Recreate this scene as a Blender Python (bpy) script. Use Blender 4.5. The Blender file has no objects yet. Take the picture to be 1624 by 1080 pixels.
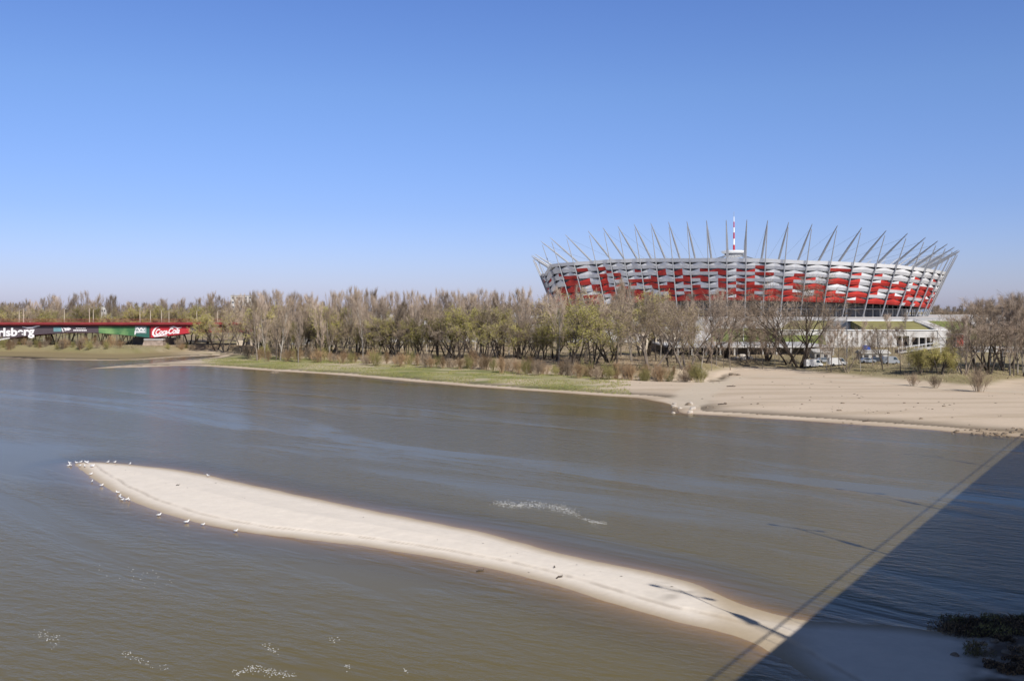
import bpy, math, random
import numpy as np
from mathutils import Vector, Matrix
random.seed(7); rng = np.random.default_rng(7)
sc = bpy.context.scene
C = sc.collection
R = math.radians
# ------------------------------------------------------------------ camera, world, sun, exposure
F, X0, Y0, CH = 1500.0, 812.0, 490.0, 18.0          # focal length, principal column and horizon row (photo px), eye height (m)
cd = bpy.data.cameras.new('camera'); cam = bpy.data.objects.new('camera', cd); C.objects.link(cam)
cam.location = (0, 0, CH); cam.rotation_euler = (R(90), 0, 0)
cd.sensor_width = 36; cd.lens = F / 1624 * 36; cd.shift_y = -50 / 1624
cd.clip_start = 0.1; cd.clip_end = 40000
sc.camera = cam
SUN_AZ, SUN_EL = R(180 - 27), R(38.7)                 # azimuth clockwise from +Y: behind the camera, to its right
w = bpy.data.worlds.new('World'); sc.world = w; w.use_nodes = True
nt = w.node_tree
SKYT = [(0.0, (.66, .68, 1.12)), (.035, (.61, .65, 1.05)), (.10, (.57, .64, 1.0)), (.22, (.62, .73, 1.04)), (.33, (.57, .70, 1.08)), (.46, (.38, .42, .56)), (.8, (.32, .34, .40))]   # bluer tint by elevation; stops above the view darkened to cut fill and reflections
bg = nt.nodes['Background']
sky = nt.nodes.new('ShaderNodeTexSky'); sky.sky_type = 'NISHITA'; sky.sun_disc = False
sky.sun_elevation = SUN_EL; sky.sun_rotation = SUN_AZ
sky.air_density = 1.0; sky.dust_density = 0.6; sky.ozone_density = 2.2; sky.altitude = 100
tg = nt.nodes.new('ShaderNodeTexCoord'); sx = nt.nodes.new('ShaderNodeSeparateXYZ'); rp = nt.nodes.new('ShaderNodeValToRGB'); mu = nt.nodes.new('ShaderNodeMix')
mu.data_type = 'RGBA'; mu.blend_type = 'MULTIPLY'; mu.inputs['Factor'].default_value = 1
nt.links.new(tg.outputs['Generated'], sx.inputs[0]); nt.links.new(sx.outputs['Z'], rp.inputs['Fac'])
for pos, c_ in SKYT[1:-1]: rp.color_ramp.elements.new(pos)
for e_, (pos, c_) in zip(rp.color_ramp.elements, SKYT): e_.position = pos; e_.color = (*c_, 1)
nt.links.new(sky.outputs[0], mu.inputs['A']); nt.links.new(rp.outputs['Color'], mu.inputs['B'])
nt.links.new(mu.outputs['Result'], bg.inputs[0]); bg.inputs[1].default_value = 0.11
sd = bpy.data.lights.new('sun', 'SUN'); so = bpy.data.objects.new('sun', sd); C.objects.link(so)
sd.energy = 4.6; sd.angle = R(0.5); sd.color = (1.0, 0.95, 0.88)
sv = Vector((math.sin(SUN_AZ) * math.cos(SUN_EL), math.cos(SUN_AZ) * math.cos(SUN_EL), math.sin(SUN_EL)))
so.rotation_euler = sv.to_track_quat('Z', 'Y').to_euler(); so.location = (60, -80, 120)
sc.view_settings.view_transform = 'Standard'; sc.view_settings.look = 'None'
sc.view_settings.exposure = 0.2; sc.view_settings.gamma = 1; sc.view_settings.use_curve_mapping = False
sc.cycles.max_bounces = 6; sc.cycles.transparent_max_bounces = 8

def at(px, py, d):
    """photo pixel + distance -> world point"""
    return Vector(((px - X0) / F * d, d, CH - (py - Y0) / F * d))
def gd(py, z=0.0):
    return F * (CH - z) / (py - Y0)
def gp(px, py, z=0.0):
    d = gd(py, z); return ((px - X0) / F * d, d)

# ------------------------------------------------------------------ materials
def mat(name, col, rough=0.8, metal=0.0, var=0.0, scale=1.0, bump=0.0, bscale=8.0, spec=0.3, col2=None):
    m = bpy.data.materials.new(name); m.use_nodes = True
    n = m.node_tree.nodes; l = m.node_tree.links; b = n['Principled BSDF']
    b.inputs['Roughness'].default_value = rough; b.inputs['Metallic'].default_value = metal
    b.inputs['Specular IOR Level'].default_value = spec
    tc = n.new('ShaderNodeTexCoord')
    nz = n.new('ShaderNodeTexNoise'); nz.inputs['Scale'].default_value = scale; nz.inputs['Detail'].default_value = 5
    l.new(tc.outputs['Object'], nz.inputs['Vector'])
    rp = n.new('ShaderNodeValToRGB')
    c2 = col2 if col2 else tuple(c * (1 + var) for c in col)
    rp.color_ramp.elements[0].position = 0.35; rp.color_ramp.elements[1].position = 0.68
    rp.color_ramp.elements[0].color = (*[c * (1 - var) for c in col], 1); rp.color_ramp.elements[1].color = (*c2, 1)
    l.new(nz.outputs['Fac'], rp.inputs['Fac']); l.new(rp.outputs['Color'], b.inputs['Base Color'])
    if bump:
        n2 = n.new('ShaderNodeTexNoise'); n2.inputs['Scale'].default_value = bscale; l.new(tc.outputs['Object'], n2.inputs['Vector'])
        bp = n.new('ShaderNodeBump'); bp.inputs['Strength'].default_value = bump; l.new(n2.outputs['Fac'], bp.inputs['Height'])
        l.new(bp.outputs['Normal'], b.inputs['Normal'])
    return m
def twigmat(name, c1, c2):
    """bark and twigs; each copy of a tree a little different"""
    m = mat(name, c1, 0.85, col2=c2, scale=0.5)
    n = m.node_tree.nodes; l = m.node_tree.links; b = n['Principled BSDF']
    oi = n.new('ShaderNodeObjectInfo'); hs = n.new('ShaderNodeHueSaturation')
    mr = n.new('ShaderNodeMapRange'); mr.inputs[3].default_value = 0.5; mr.inputs[4].default_value = 1.3
    l.new(oi.outputs['Random'], mr.inputs[0]); l.new(mr.outputs[0], hs.inputs['Value'])
    rp = [x for x in n if x.type == 'VALTORGB'][0]
    l.new(rp.outputs['Color'], hs.inputs['Color']); l.new(hs.outputs['Color'], b.inputs['Base Color'])
    return m
M = dict(
    bark=twigmat('bark', (0.14, 0.11, 0.085), (0.25, 0.21, 0.17)),
    pale_bark=twigmat('pale_bark', (0.26, 0.23, 0.19), (0.42, 0.38, 0.33)),
    dark_bark=twigmat('dark_bark', (0.05, 0.038, 0.03), (0.11, 0.085, 0.065)),
    twig=twigmat('twig', (0.31, 0.235, 0.175), (0.46, 0.37, 0.29)),
    twig_dark=twigmat('twig_dark', (0.24, 0.18, 0.125), (0.36, 0.28, 0.20)),
    bud=twigmat('bud', (0.29, 0.265, 0.06), (0.40, 0.37, 0.10)),
    bud_dull=twigmat('bud_dull', (0.27, 0.22, 0.10), (0.36, 0.30, 0.14)),
    osier=twigmat('osier', (0.26, 0.165, 0.09), (0.37, 0.265, 0.15)),
    osier_green=twigmat('osier_green', (0.24, 0.22, 0.08), (0.36, 0.31, 0.12)),
    dry=twigmat('dry_grass', (0.36, 0.28, 0.17), (0.50, 0.41, 0.27)),
    red=mat('red_cladding', (0.48, 0.032, 0.026), 0.55, var=0.2, scale=0.12, col2=(0.60, 0.055, 0.04)),
    silver=mat('silver_cladding', (0.70, 0.70, 0.70), 0.5, var=0.12, scale=0.15, col2=(0.80, 0.80, 0.79)),
    white=mat('white_paint', (0.78, 0.78, 0.77), 0.5, var=0.03, scale=0.3),
    steel=mat('mast_steel', (0.33, 0.34, 0.36), 0.5, 0.1, var=0.06, scale=0.5),
    steel_dark=mat('tie_steel', (0.20, 0.205, 0.215), 0.6, 0.1, var=0.06, scale=0.5),
    cable=mat('cable_steel', (0.22, 0.23, 0.25), 0.5, 0.5, var=0.05),
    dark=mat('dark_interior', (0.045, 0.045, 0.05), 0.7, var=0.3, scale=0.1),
    glass=mat('glass_front', (0.04, 0.06, 0.08), 0.2, 0.0, var=0.2, scale=0.2, spec=0.8),
    conc=mat('concrete', (0.40, 0.385, 0.36), 0.85, var=0.14, scale=0.25, bump=0.15),
    conc_l=mat('pale_concrete', (0.50, 0.485, 0.46), 0.8, var=0.16, scale=0.2, bump=0.1),
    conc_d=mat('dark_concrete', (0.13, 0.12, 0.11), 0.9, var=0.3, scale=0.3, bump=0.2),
    beige=mat('beige_render', (0.50, 0.43, 0.34), 0.85, var=0.1, scale=0.3),
    stone=mat('pier_stone', (0.34, 0.27, 0.22), 0.9, var=0.25, scale=0.6, bump=0.4, bscale=2),
    lawn=mat('lawn', (0.13, 0.165, 0.035), 0.95, col2=(0.21, 0.235, 0.06), scale=0.12, bump=0.3, bscale=3),
    lawn_dry=mat('dry_lawn', (0.22, 0.195, 0.075), 0.95, col2=(0.28, 0.26, 0.10), scale=0.15, bump=0.3, bscale=3),
    bred=mat('bridge_red', (0.27, 0.04, 0.042), 0.5, var=0.15, scale=0.4),
    bred_d=mat('railing_red', (0.28, 0.06, 0.05), 0.6, var=0.2, scale=0.5),
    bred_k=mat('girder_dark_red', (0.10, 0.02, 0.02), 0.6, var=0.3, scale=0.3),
    ban_dark=mat('banner_plum', (0.085, 0.065, 0.075), 0.6, var=0.15, scale=0.1),
    ban_red=mat('banner_red', (0.42, 0.03, 0.04), 0.5, var=0.08, scale=0.1),
    ban_teal=mat('banner_teal', (0.14, 0.27, 0.29), 0.6, var=0.1),
    ban_green=mat('banner_green', (0.05, 0.14, 0.06), 0.6, col2=(0.20, 0.33, 0.13), scale=0.25),
    ban_dgreen=mat('banner_dark_green', (0.025, 0.10, 0.08), 0.6, var=0.2, scale=0.2),
    ink=mat('white_lettering', (0.76, 0.74, 0.74), 0.6, var=0.02),
    asphalt=mat('asphalt', (0.09, 0.09, 0.09), 0.9, var=0.2, scale=0.5),
    tyre=mat('tyre_rubber', (0.02, 0.02, 0.02), 0.8, var=0.1),
    carw=mat('white_car_paint', (0.58, 0.58, 0.57), 0.25, var=0.02, spec=0.6),
    cars=mat('silver_car_paint', (0.38, 0.41, 0.45), 0.3, 0.4, var=0.03, spec=0.6),
    card=mat('dark_car_paint', (0.05, 0.06, 0.08), 0.25, var=0.05, spec=0.6),
    blue=mat('blue_sheet', (0.03, 0.08, 0.36), 0.5, var=0.1),
    kred=mat('kiosk_red', (0.62, 0.03, 0.025), 0.5, var=0.06),
    rock=mat('rock', (0.21, 0.165, 0.12), 0.9, var=0.3, scale=1.5, bump=0.5, bscale=4),
    rock_p=mat('pale_rock', (0.48, 0.43, 0.37), 0.9, var=0.2, scale=1.5, bump=0.5, bscale=4),
    wood=mat('wet_wood', (0.09, 0.07, 0.055), 0.8, var=0.3, scale=4),
    foam=mat('foam', (0.52, 0.52, 0.50), 0.6, var=0.04),
    gull=mat('gull_white', (0.80, 0.80, 0.78), 0.7, var=0.02),
    gullg=mat('gull_grey', (0.36, 0.38, 0.41), 0.7, var=0.05),
    beak=mat('gull_orange', (0.5, 0.2, 0.03), 0.6, var=0.05),
    roof_t=mat('roof_red', (0.30, 0.10, 0.07), 0.8, var=0.15),
)

# ------------------------------------------------------------------ object helpers
def tag(o, label=None, cat=None, group=None, kind=None):
    for k, v in (('label', label), ('category', cat), ('group', group), ('kind', kind)):
        if v: o[k] = v
    return o
def empty(name, loc, label, cat, group=None, rz=0, s=1.0):
    o = bpy.data.objects.new(name, None); C.objects.link(o); o.empty_display_size = 0.5
    o.location = loc; o.rotation_euler = (0, 0, rz); o.scale = (s, s, s)
    return tag(o, label, cat, group)
class MB:
    def __init__(s): s.v = []; s.f = []; s.m = []
    def add(s, vs, fs, mi=0):
        b = len(s.v); s.v += [tuple(v) for v in vs]; s.f += [tuple(i + b for i in f) for f in fs]; s.m += [mi] * len(fs)
    def box(s, x0, x1, y0, y1, z0, z1, mi=0):
        s.add([(x0,y0,z0),(x1,y0,z0),(x1,y1,z0),(x0,y1,z0),(x0,y0,z1),(x1,y0,z1),(x1,y1,z1),(x0,y1,z1)],
              [(0,3,2,1),(4,5,6,7),(0,1,5,4),(1,2,6,5),(2,3,7,6),(3,0,4,7)], mi)
    def tube(s, pts, rad, n=6, mi=0, cap=True):
        pts = [Vector(p) for p in pts]; rings = []
        up = Vector((0, 0, 1))
        for i, p in enumerate(pts):
            d = (pts[min(i+1, len(pts)-1)] - pts[max(i-1, 0)])
            if d.length < 1e-9: d = Vector((0,0,1))
            d.normalize()
            u = d.cross(up if abs(d.z) < 0.95 else Vector((1, 0, 0))).normalized(); v = d.cross(u)
            r = rad[i] if hasattr(rad, '__len__') else rad
            rings.append([p + (u * math.cos(a) + v * math.sin(a)) * r for a in [2*math.pi*k/n for k in range(n)]])
        vs = [q for r_ in rings for q in r_]; fs = []
        for i in range(len(pts) - 1):
            for k in range(n):
                a = i*n + k; b = i*n + (k+1) % n; fs.append((a, b, b+n, a+n))
        if cap: fs.append(tuple(range(n))[::-1]); fs.append(tuple(range((len(pts)-1)*n, len(pts)*n)))
        s.add(vs, fs, mi)
    def prism(s, poly, z0, z1, mi=0, axis='z'):
        n = len(poly)
        if axis == 'z': vs = [(x,y,z0) for x,y in poly] + [(x,y,z1) for x,y in poly]
        elif axis == 'y': vs = [(x,z0,z) for x,z in poly] + [(x,z1,z) for x,z in poly]
        else: vs = [(z0,y,z) for y,z in poly] + [(z1,y,z) for y,z in poly]
        fs = [tuple(range(n))[::-1], tuple(range(n, 2*n))] + [(i, (i+1) % n, (i+1) % n + n, i + n) for i in range(n)]
        s.add(vs, fs, mi)
    def build(s, name, mats, parent=None, smooth=False, loc=None):
        me = bpy.data.meshes.new(name); me.from_pydata(s.v, [], s.f); me.validate()
        if not isinstance(mats, (list, tuple)): mats = [mats]
        for m in mats: me.materials.append(m)
        if len(mats) > 1 and len(me.polygons) == len(s.m): me.polygons.foreach_set('material_index', s.m)
        if smooth: me.polygons.foreach_set('use_smooth', [True] * len(me.polygons))
        me.update()
        o = bpy.data.objects.new(name, me); C.objects.link(o); o.parent = parent
        if loc is not None: o.location = loc
        return o
def npmesh(name, V, Fc, mats, mi=None, smooth=False):
    """numpy verts (n,3), faces (m,k)"""
    me = bpy.data.meshes.new(name); k = Fc.shape[1]
    me.vertices.add(len(V)); me.vertices.foreach_set('co', V.astype(np.float32).ravel())
    me.loops.add(Fc.size); me.loops.foreach_set('vertex_index', Fc.astype(np.int32).ravel())
    me.polygons.add(len(Fc)); me.polygons.foreach_set('loop_start', np.arange(0, Fc.size, k, dtype=np.int32))
    me.polygons.foreach_set('loop_total', np.full(len(Fc), k, dtype=np.int32))
    for m in mats: me.materials.append(m)
    if mi is not None: me.polygons.foreach_set('material_index', mi.astype(np.int32))
    if smooth: me.polygons.foreach_set('use_smooth', np.ones(len(Fc), dtype=bool))
    me.update(calc_edges=True); return me
def copy_tree(o, parent=None):
    c = o.copy(); C.objects.link(c)
    if parent: c.parent = parent
    for ch in o.children: copy_tree(ch, c)
    return c

# ------------------------------------------------------------------ terrain
def vnoise(x, y, s, seed=0):
    x = np.asarray(x, float) / s + seed * 17.3; y = np.asarray(y, float) / s + seed * 9.1
    xi = np.floor(x).astype(np.int64); yi = np.floor(y).astype(np.int64); fx = x - xi; fy = y - yi
    fx = fx*fx*(3-2*fx); fy = fy*fy*(3-2*fy)
    def h(a, b):
        n = (a * 374761393 + b * 668265263 + seed * 69069) & 0xffffffff
        n = ((n ^ (n >> 13)) * 1274126177) & 0xffffffff
        return ((n ^ (n >> 16)) & 0xffff) / 65535.0
    return (h(xi,yi)*(1-fx)+h(xi+1,yi)*fx)*(1-fy) + (h(xi,yi+1)*(1-fx)+h(xi+1,yi+1)*fx)*fy - 0.5
def fbm(x, y, s, seed=0):
    return vnoise(x,y,s,seed) + 0.5*vnoise(x,y,s/2.1,seed+1) + 0.25*vnoise(x,y,s/4.3,seed+2)
def smooth(pts, it=2):
    for _ in range(it):
        q = []
        for i in range(len(pts)):
            a = np.array(pts[i]); b = np.array(pts[(i+1) % len(pts)]); q += [tuple(.75*a+.25*b), tuple(.25*a+.75*b)]
        pts = q
    return pts
def sdist(P, x, y):
    """signed distance to polygon, positive inside"""
    P = np.array(P); x = np.asarray(x, float); y = np.asarray(y, float)
    d = np.full(x.shape, 1e18); ins = np.zeros(x.shape, bool)
    for i in range(len(P)):
        ax, ay = P[i]; bx, by = P[(i+1) % len(P)]
        ex, ey = bx-ax, by-ay; L = ex*ex+ey*ey + 1e-12
        t = np.clip(((x-ax)*ex+(y-ay)*ey)/L, 0, 1)
        d = np.minimum(d, (x-ax-t*ex)**2+(y-ay-t*ey)**2)
        c = (ay > y) != (by > y)
        with np.errstate(divide='ignore', invalid='ignore'):
            ins ^= c & (x < (bx-ax)*(y-ay)/(by-ay if by != ay else 1e-9)+ax)
    d = np.sqrt(d); return np.where(ins, d, -d)
def sst(a, b, v): t = np.clip((v-a)/(b-a), 0, 1); return t*t*(3-2*t)
BAR = [(116,737),(128,733),(160,733),(220,738),(300,747),(400,770),(500,790),(600,812),(700,830),(800,852),(880,875),(960,893),(1040,908),(1100,925),
       (1150,948),(1200,967),(1260,982),(1330,988),(1420,992),(1500,1003),(1560,1000),(1640,985),(1800,985),(2000,1050),(2000,1250),(1400,1250),(1340,1120),(1310,1088),
       (1265,1062),(1230,1040),(1190,1018),(1150,1002),(1080,987),(1000,966),(900,932),(800,906),(700,886),(600,869),(500,856),(400,846),(300,826),(240,808),(200,791),(165,772),(135,750)]
BAR = smooth([gp(*p) for p in BAR], 2)
FAR = [(130,585.5),(175,583.5),(220,582.5),(300,579.5),(345,582),(400,586),(440,589),(500,592),(600,600),(700,609),(800,617),(900,623.5),(960,627.5),(1005,630),(1040,635),(1062,640),(1074,646),(1078,655.5),(1100,657),(1200,662),
       (1300,669),(1400,676),(1500,683.5),(1560,688.5),(1640,694),(1900,715),(2300,760),(2600,700),(2500,494),(-900,494),(-900,566.5),(0,567),(60,570),(130,571.5),(200,571.5),(235,570),(262,567.5),(320,564.5),(345,563.5),(352,565),(330,568),(300,570.5),(262,574.5),(200,579)]
FARP = smooth([gp(*p) for p in FAR], 1)
HIGH = [(-900,561),(0,557),(60,557),(130,560),(200,562),(250,559),(340,556),(400,562),(520,568),(640,574),(740,580),(830,586),(900,591),(960,595),(1040,600),(1095,601),(1122,596),(1132,588),(1160,583),(1230,584),(1290,590),
        (1360,598),(1430,604),(1500,609),(1550,614),(1572,611),(1600,604),(1700,600),(2400,600),(2400,496),(-900,496)]
HIGHP = smooth([gp(px, py, 0.9) for px, py in HIGH], 1)
LX = lambda px_, d_: (px_ - X0) / F * d_
def masks(x, y):
    x = np.asarray(x, float); y = np.asarray(y, float)
    px = X0 + F * x / np.maximum(y, 5)
    b = sdist(BAR, x, y) + 0.25*fbm(x, y, 3.0, 3)
    f = sdist(FARP, x, y); rough = np.clip((px-300)/300, 0.2, 1)
    f = f + rough*1.2*fbm(x, y, 9.0, 5)
    hg = sdist(HIGHP, x, y) + 3.0*fbm(x, y, 14.0, 8)
    return px, b, f, hg
def height(x, y):
    px, b, f, hg = masks(x, y)
    right = sst(1090, 1180, px)
    # near bar: a low dome with a small wave-cut scarp along its near edge
    dome = np.clip(b*0.035, 0, .10) + 0.16*sst(1.7, 2.1, b) + 0.35*sst(2.0, 9, b) + .05*fbm(x,y,2.5,11)*sst(1,4,b)
    shoal = np.where(b > -5, b*0.075, -.375 + (b+5)*0.22)
    hb = np.where(b > 0, dome, shoal)
    # far bank
    beach = np.clip(f*0.045, 0, 0.75) + 0.06*fbm(x, y, 11, 21)*sst(2, 8, f) + .015*fbm(x,y,3,25)*sst(2,8,f)
    ch = (1-right)*sst(372, 420, px)*np.exp(-((hg+4.5)/(2.2 + 1.2*vnoise(x, y, 30, 31)))**2)*(sst(520, 700, px)*1.0+.35)
    beach = beach*(1-np.clip(ch*1.5, 0, 1)) - 0.35*np.clip(ch, 0, 1)
    up = (2.1 + .2*fbm(x, y, 26, 41))*(sst(-1, 5, hg)*(1-right) + sst(-6, 14, hg)*right)
    up = up + .35*fbm(x, y, 5, 43)*sst(0, 6, hg)
    hf = np.where(f > 0, beach + up, np.where(f > -4, f*0.09, -.36+(f+4)*0.2))
    h = np.maximum(hb, hf)
    return np.clip(h, -3.0, 30)
def gz(x, y): return float(height(np.array([x]), np.array([y]))[0])

rows = np.concatenate([[490.9, 491.2, 492, 493.5, 495], np.arange(497, 545, 1.5), np.arange(545, 700, 0.75), np.arange(700, 1020, 0.9), np.arange(1020, 1120, 1.6), [1130,1150,1180,1230,1300]])
cols = np.concatenate([np.arange(-700, -20, 20), np.arange(-20, 1650, 2.5), np.arange(1650, 2420, 14)])
DD = F*CH/(rows-Y0)
GX = (cols[None, :]-X0)/F*DD[:, None]; GY = np.repeat(DD[:, None], len(cols), 1)
GH = height(GX, GY)
px, b_, f_, hg_ = masks(GX, GY)
nr, nc = GX.shape
idx = np.arange(nr*nc).reshape(nr, nc)
quads = np.stack([idx[1:, :-1], idx[1:, 1:], idx[:-1, 1:], idx[:-1, :-1]], -1).reshape(-1, 4)
# colours of the ground by what it is made of
def lerp(a, b, t): return a*(1-t[..., None]) + np.array(b)*t[..., None]
col = np.zeros((nr, nc, 3)) + np.array((0.71, 0.64, 0.55))                 # pale dry sand of the bar
isfar = sst(-3, 0, f_)*(GY > 125)
nz1 = fbm(GX, GY, 22, 51); nz2 = fbm(GX*0.5, GY, 5, 53); nz3 = fbm(GX*.25, GY*1.6, 6, 55)
col = lerp(col, (0.55, 0.45, 0.345), isfar)
col = lerp(col, (0.43, 0.345, 0.25), np.clip(isfar*(nz3*1.3+.12), 0, .8))
trk = fbm(GX*.18+GY*.02, GY*1.3, 2.6, 57)
col = lerp(col, (0.36, 0.28, 0.20), np.clip(isfar*(trk*2.2-.8), 0, .35))
# damp sand and mud near the water line; mud of the bed
damp = np.maximum(sst(1.8, -0.1, b_)*(b_ > -8), 0)
col = lerp(col, (0.33, 0.25, 0.155), damp*(1-isfar)*.8)
scarp = np.exp(-((b_-1.85)/0.10)**2)*(.45+.55*sst(-.45, .1, fbm(GX, GY, 1.1, 61)))
col = lerp(col, (0.20, 0.155, 0.11), scarp*.55*(GY < 110)*(px < 1420))
col = lerp(col, (0.30, 0.225, 0.15), isfar*sst(2.2, -0.3, f_)*.8)
# damp swirl at the low end of the bar
sw = np.exp(-(((px-1075)/32)**2+((rows[:, None]-940)/15)**2))*np.clip(fbm(GX, GY*1.4, 3.0, 71)*2.4+.75, 0, 1)
col = lerp(col, (0.30, 0.265, 0.22), np.clip(sw*1.6, 0, .85))
tail = sst(1090, 1170, px)*sst(1330, 1230, px)*(GY < 80)*(b_ > 0)
col = lerp(col, (0.42, 0.335, 0.225), np.clip(tail*(.75 - sst(1.2, 3.5, b_)*.5 + nz2*.5), 0, .85))
# grass band on the long spit
gband = isfar*sst(292, 360, px)*sst(1010, 860, px)*sst(3.2, 6.0, f_+nz2*2.2)*sst(0, -2, hg_)
col = lerp(col, (0.235, 0.235, 0.085), np.clip(gband*(.62+nz1*.8+nz2*.7), 0, .95))
col = lerp(col, (0.14, 0.16, 0.055), np.clip(gband*(nz2*1.6-.05), 0, .8))
lbank = isfar*sst(345, 250, px)*sst(1.0, 3.5, f_)*(GY > 320)*sst(574, 571, np.repeat(rows[:, None], nc, 1))
col = lerp(col, (0.235, 0.185, 0.095), lbank*.95*(1-sst(190, 250, px)*sst(569, 571, rows[:, None])))
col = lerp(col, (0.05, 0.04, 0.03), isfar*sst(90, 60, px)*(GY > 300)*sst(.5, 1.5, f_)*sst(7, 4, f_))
# mud in the backwater channel
col = lerp(col, (0.10, 0.08, 0.055), isfar*sst(0.5, 0.1, GH)*(f_ > 4)*.9)
# the bank and the wood floor: litter, dry grass, scrub
land = sst(-2, 2.5, hg_)*isfar
litter = np.zeros_like(col) + np.array((0.30, 0.225, 0.145)); litter = lerp(litter, (0.22, 0.19, 0.09), np.clip(nz1*1.5+.35, 0, 1)); litter = lerp(litter, (0.40, 0.33, 0.235), np.clip(nz2*1.6, 0, 1))
rightgrass = sst(1180, 1230, px)
litter = lerp(litter, (0.25, 0.215, 0.115), rightgrass*.7)
litter = lerp(litter, (0.21, 0.21, 0.08), sst(270, 180, px)*.5)
col = col*(1-land[..., None]) + litter*land[..., None]
# sandy track from the beach up through the bank and along its top
def track(pts, wdt):
    P = [gp(a, b, z) for a, b, z in pts]; d = np.full(GX.shape, 1e9)
    for (ax, ay), (bx, by) in zip(P, P[1:]):
        ex, ey = bx-ax, by-ay; t = np.clip(((GX-ax)*ex+(GY-ay)*ey)/(ex*ex+ey*ey), 0, 1)
        d = np.minimum(d, np.hypot(GX-ax-t*ex, GY-ay-t*ey))
    return sst(wdt, wdt*.45, d + fbm(GX, GY, 4, 77)*1.5)
tr = np.maximum(track([(1080,640,.5),(1120,612,1),(1140,594,2),(1165,586,3)], 5.5), track([(1140,584,3),(1200,583,3),(1280,585,3),(1340,588,3),(1420,593,3),(1500,600,3),(1560,606,2.5),(1660,610,2.5)], 2.2))
col = lerp(col, (0.53, 0.45, 0.35), tr*.9*isfar)
# stony fringe
st = isfar*sst(1470, 1540, px)*sst(7, 1, f_)
col = lerp(col, (0.30, 0.225, 0.15), np.clip(st*(.6+nz2), 0, .9))
# leaf mould and rubble at the near right corner
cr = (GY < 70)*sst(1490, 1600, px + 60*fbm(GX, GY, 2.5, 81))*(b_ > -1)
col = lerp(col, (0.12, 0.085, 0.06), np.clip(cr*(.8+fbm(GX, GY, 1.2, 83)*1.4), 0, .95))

def attr_mat(name):
    m = bpy.data.materials.new(name); m.use_nodes = True
    n = m.node_tree.nodes; l = m.node_tree.links; b = n['Principled BSDF']
    at_ = n.new('ShaderNodeVertexColor'); at_.layer_name = 'soil'
    tc = n.new('ShaderNodeTexCoord'); b.inputs['Roughness'].default_value = 0.95; b.inputs['Specular IOR Level'].default_value = 0.15
    n1 = n.new('ShaderNodeTexNoise'); n1.inputs['Scale'].default_value = 1.3; n1.inputs['Detail'].default_value = 8; n1.inputs['Roughness'].default_value = .7
    l.new(tc.outputs['Object'], n1.inputs['Vector'])
    mr = n.new('ShaderNodeMapRange'); mr.inputs[1].default_value = .25; mr.inputs[2].default_value = .75; mr.inputs[3].default_value = 0.93; mr.inputs[4].default_value = 1.07
    l.new(n1.outputs['Fac'], mr.inputs[0])
    mx = n.new('ShaderNodeVectorMath'); mx.operation = 'SCALE'; l.new(at_.outputs['Color'], mx.inputs[0]); l.new(mr.outputs[0], mx.inputs['Scale'])
    l.new(mx.outputs[0], b.inputs['Base Color'])
    n2 = n.new('ShaderNodeTexNoise'); n2.inputs['Scale'].default_value = 2.2; n2.inputs['Detail'].default_value = 6; l.new(tc.outputs['Object'], n2.inputs['Vector'])
    bp = n.new('ShaderNodeBump'); bp.inputs['Strength'].default_value = .3; bp.inputs['Distance'].default_value = .08; l.new(n2.outputs['Fac'], bp.inputs['Height']); l.new(bp.outputs[0], b.inputs['Normal'])
    return m
# sheet beyond the fan: behind and beside the camera
BACK = np.array([(-9000, -9000), (9000, -9000)])
def sheet(name, Z, zback, mats, layer=None):
    V = np.stack([GX, GY, Z], -1).reshape(-1, 3)
    ex = np.array([(-9000, -9000, zback), (9000, -9000, zback)])
    V = np.concatenate([V, ex]); bl, br = nr*nc, nr*nc+1
    near = idx[-1, :]; step = near[::1]
    tri = [(idx[-1, 0], bl, br, idx[-1, -1])]
    left = [(idx[0, 0], bl, idx[-1, 0], idx[-1, 0])]
    me = npmesh(name, V, np.concatenate([quads, np.array([(idx[-1, -1], idx[-1, 0], bl, br)])]), mats, smooth=True)
    o = bpy.data.objects.new(name, me); C.objects.link(o); return o
ground = sheet('ground', GH, -3.0, [attr_mat('ground_soil')])
tag(ground, 'sandy river bank, wood floor and pale sandbar', 'ground', kind='structure')
ca = ground.data.color_attributes.new('soil', 'FLOAT_COLOR', 'POINT')
cc = np.ones((nr*nc+2, 4), np.float32); cc[:, :3] = .2; cc[:nr*nc, :3] = col.reshape(-1, 3); ca.data.foreach_set('color', cc.ravel())

# ------------------------------------------------------------------ river
wm = bpy.data.materials.new('river_water'); wm.use_nodes = True
n = wm.node_tree.nodes; l = wm.node_tree.links; n.remove(n['Principled BSDF']); out = n['Material Output']
geo = n.new('ShaderNodeTexCoord')
def nmap(sx, sy, rz=0):
    mp = n.new('ShaderNodeMapping'); mp.vector_type = 'TEXTURE'; mp.inputs['Scale'].default_value = (sx, sy, 1); mp.inputs['Rotation'].default_value = (0, 0, rz); l.new(geo.outputs['Object'], mp.inputs['Vector']); return mp
def nnoise(mp, s, det=4, ro=.55, dist=0):
    z = n.new('ShaderNodeTexNoise'); z.inputs['Scale'].default_value = s; z.inputs['Detail'].default_value = det; z.inputs['Roughness'].default_value = ro; z.inputs['Distortion'].default_value = dist
    l.new(mp.outputs['Vector'], z.inputs['Vector']); return z
def mth(op, a, b=None, v=None):
    k = n.new('ShaderNodeMath'); k.operation = op
    for i, q in enumerate((a, b)):
        if q is None: continue
        if isinstance(q, (int, float)): k.inputs[i].default_value = q
        else: l.new(q, k.inputs[i])
    return k.outputs[0]
rip = nnoise(nmap(1.7, .75, R(-26)), 1.0, 5, .6)          # wind ripples
swl = nnoise(nmap(7, 3.2, R(-34)), 1.0, 3)              # broader swells
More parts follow.
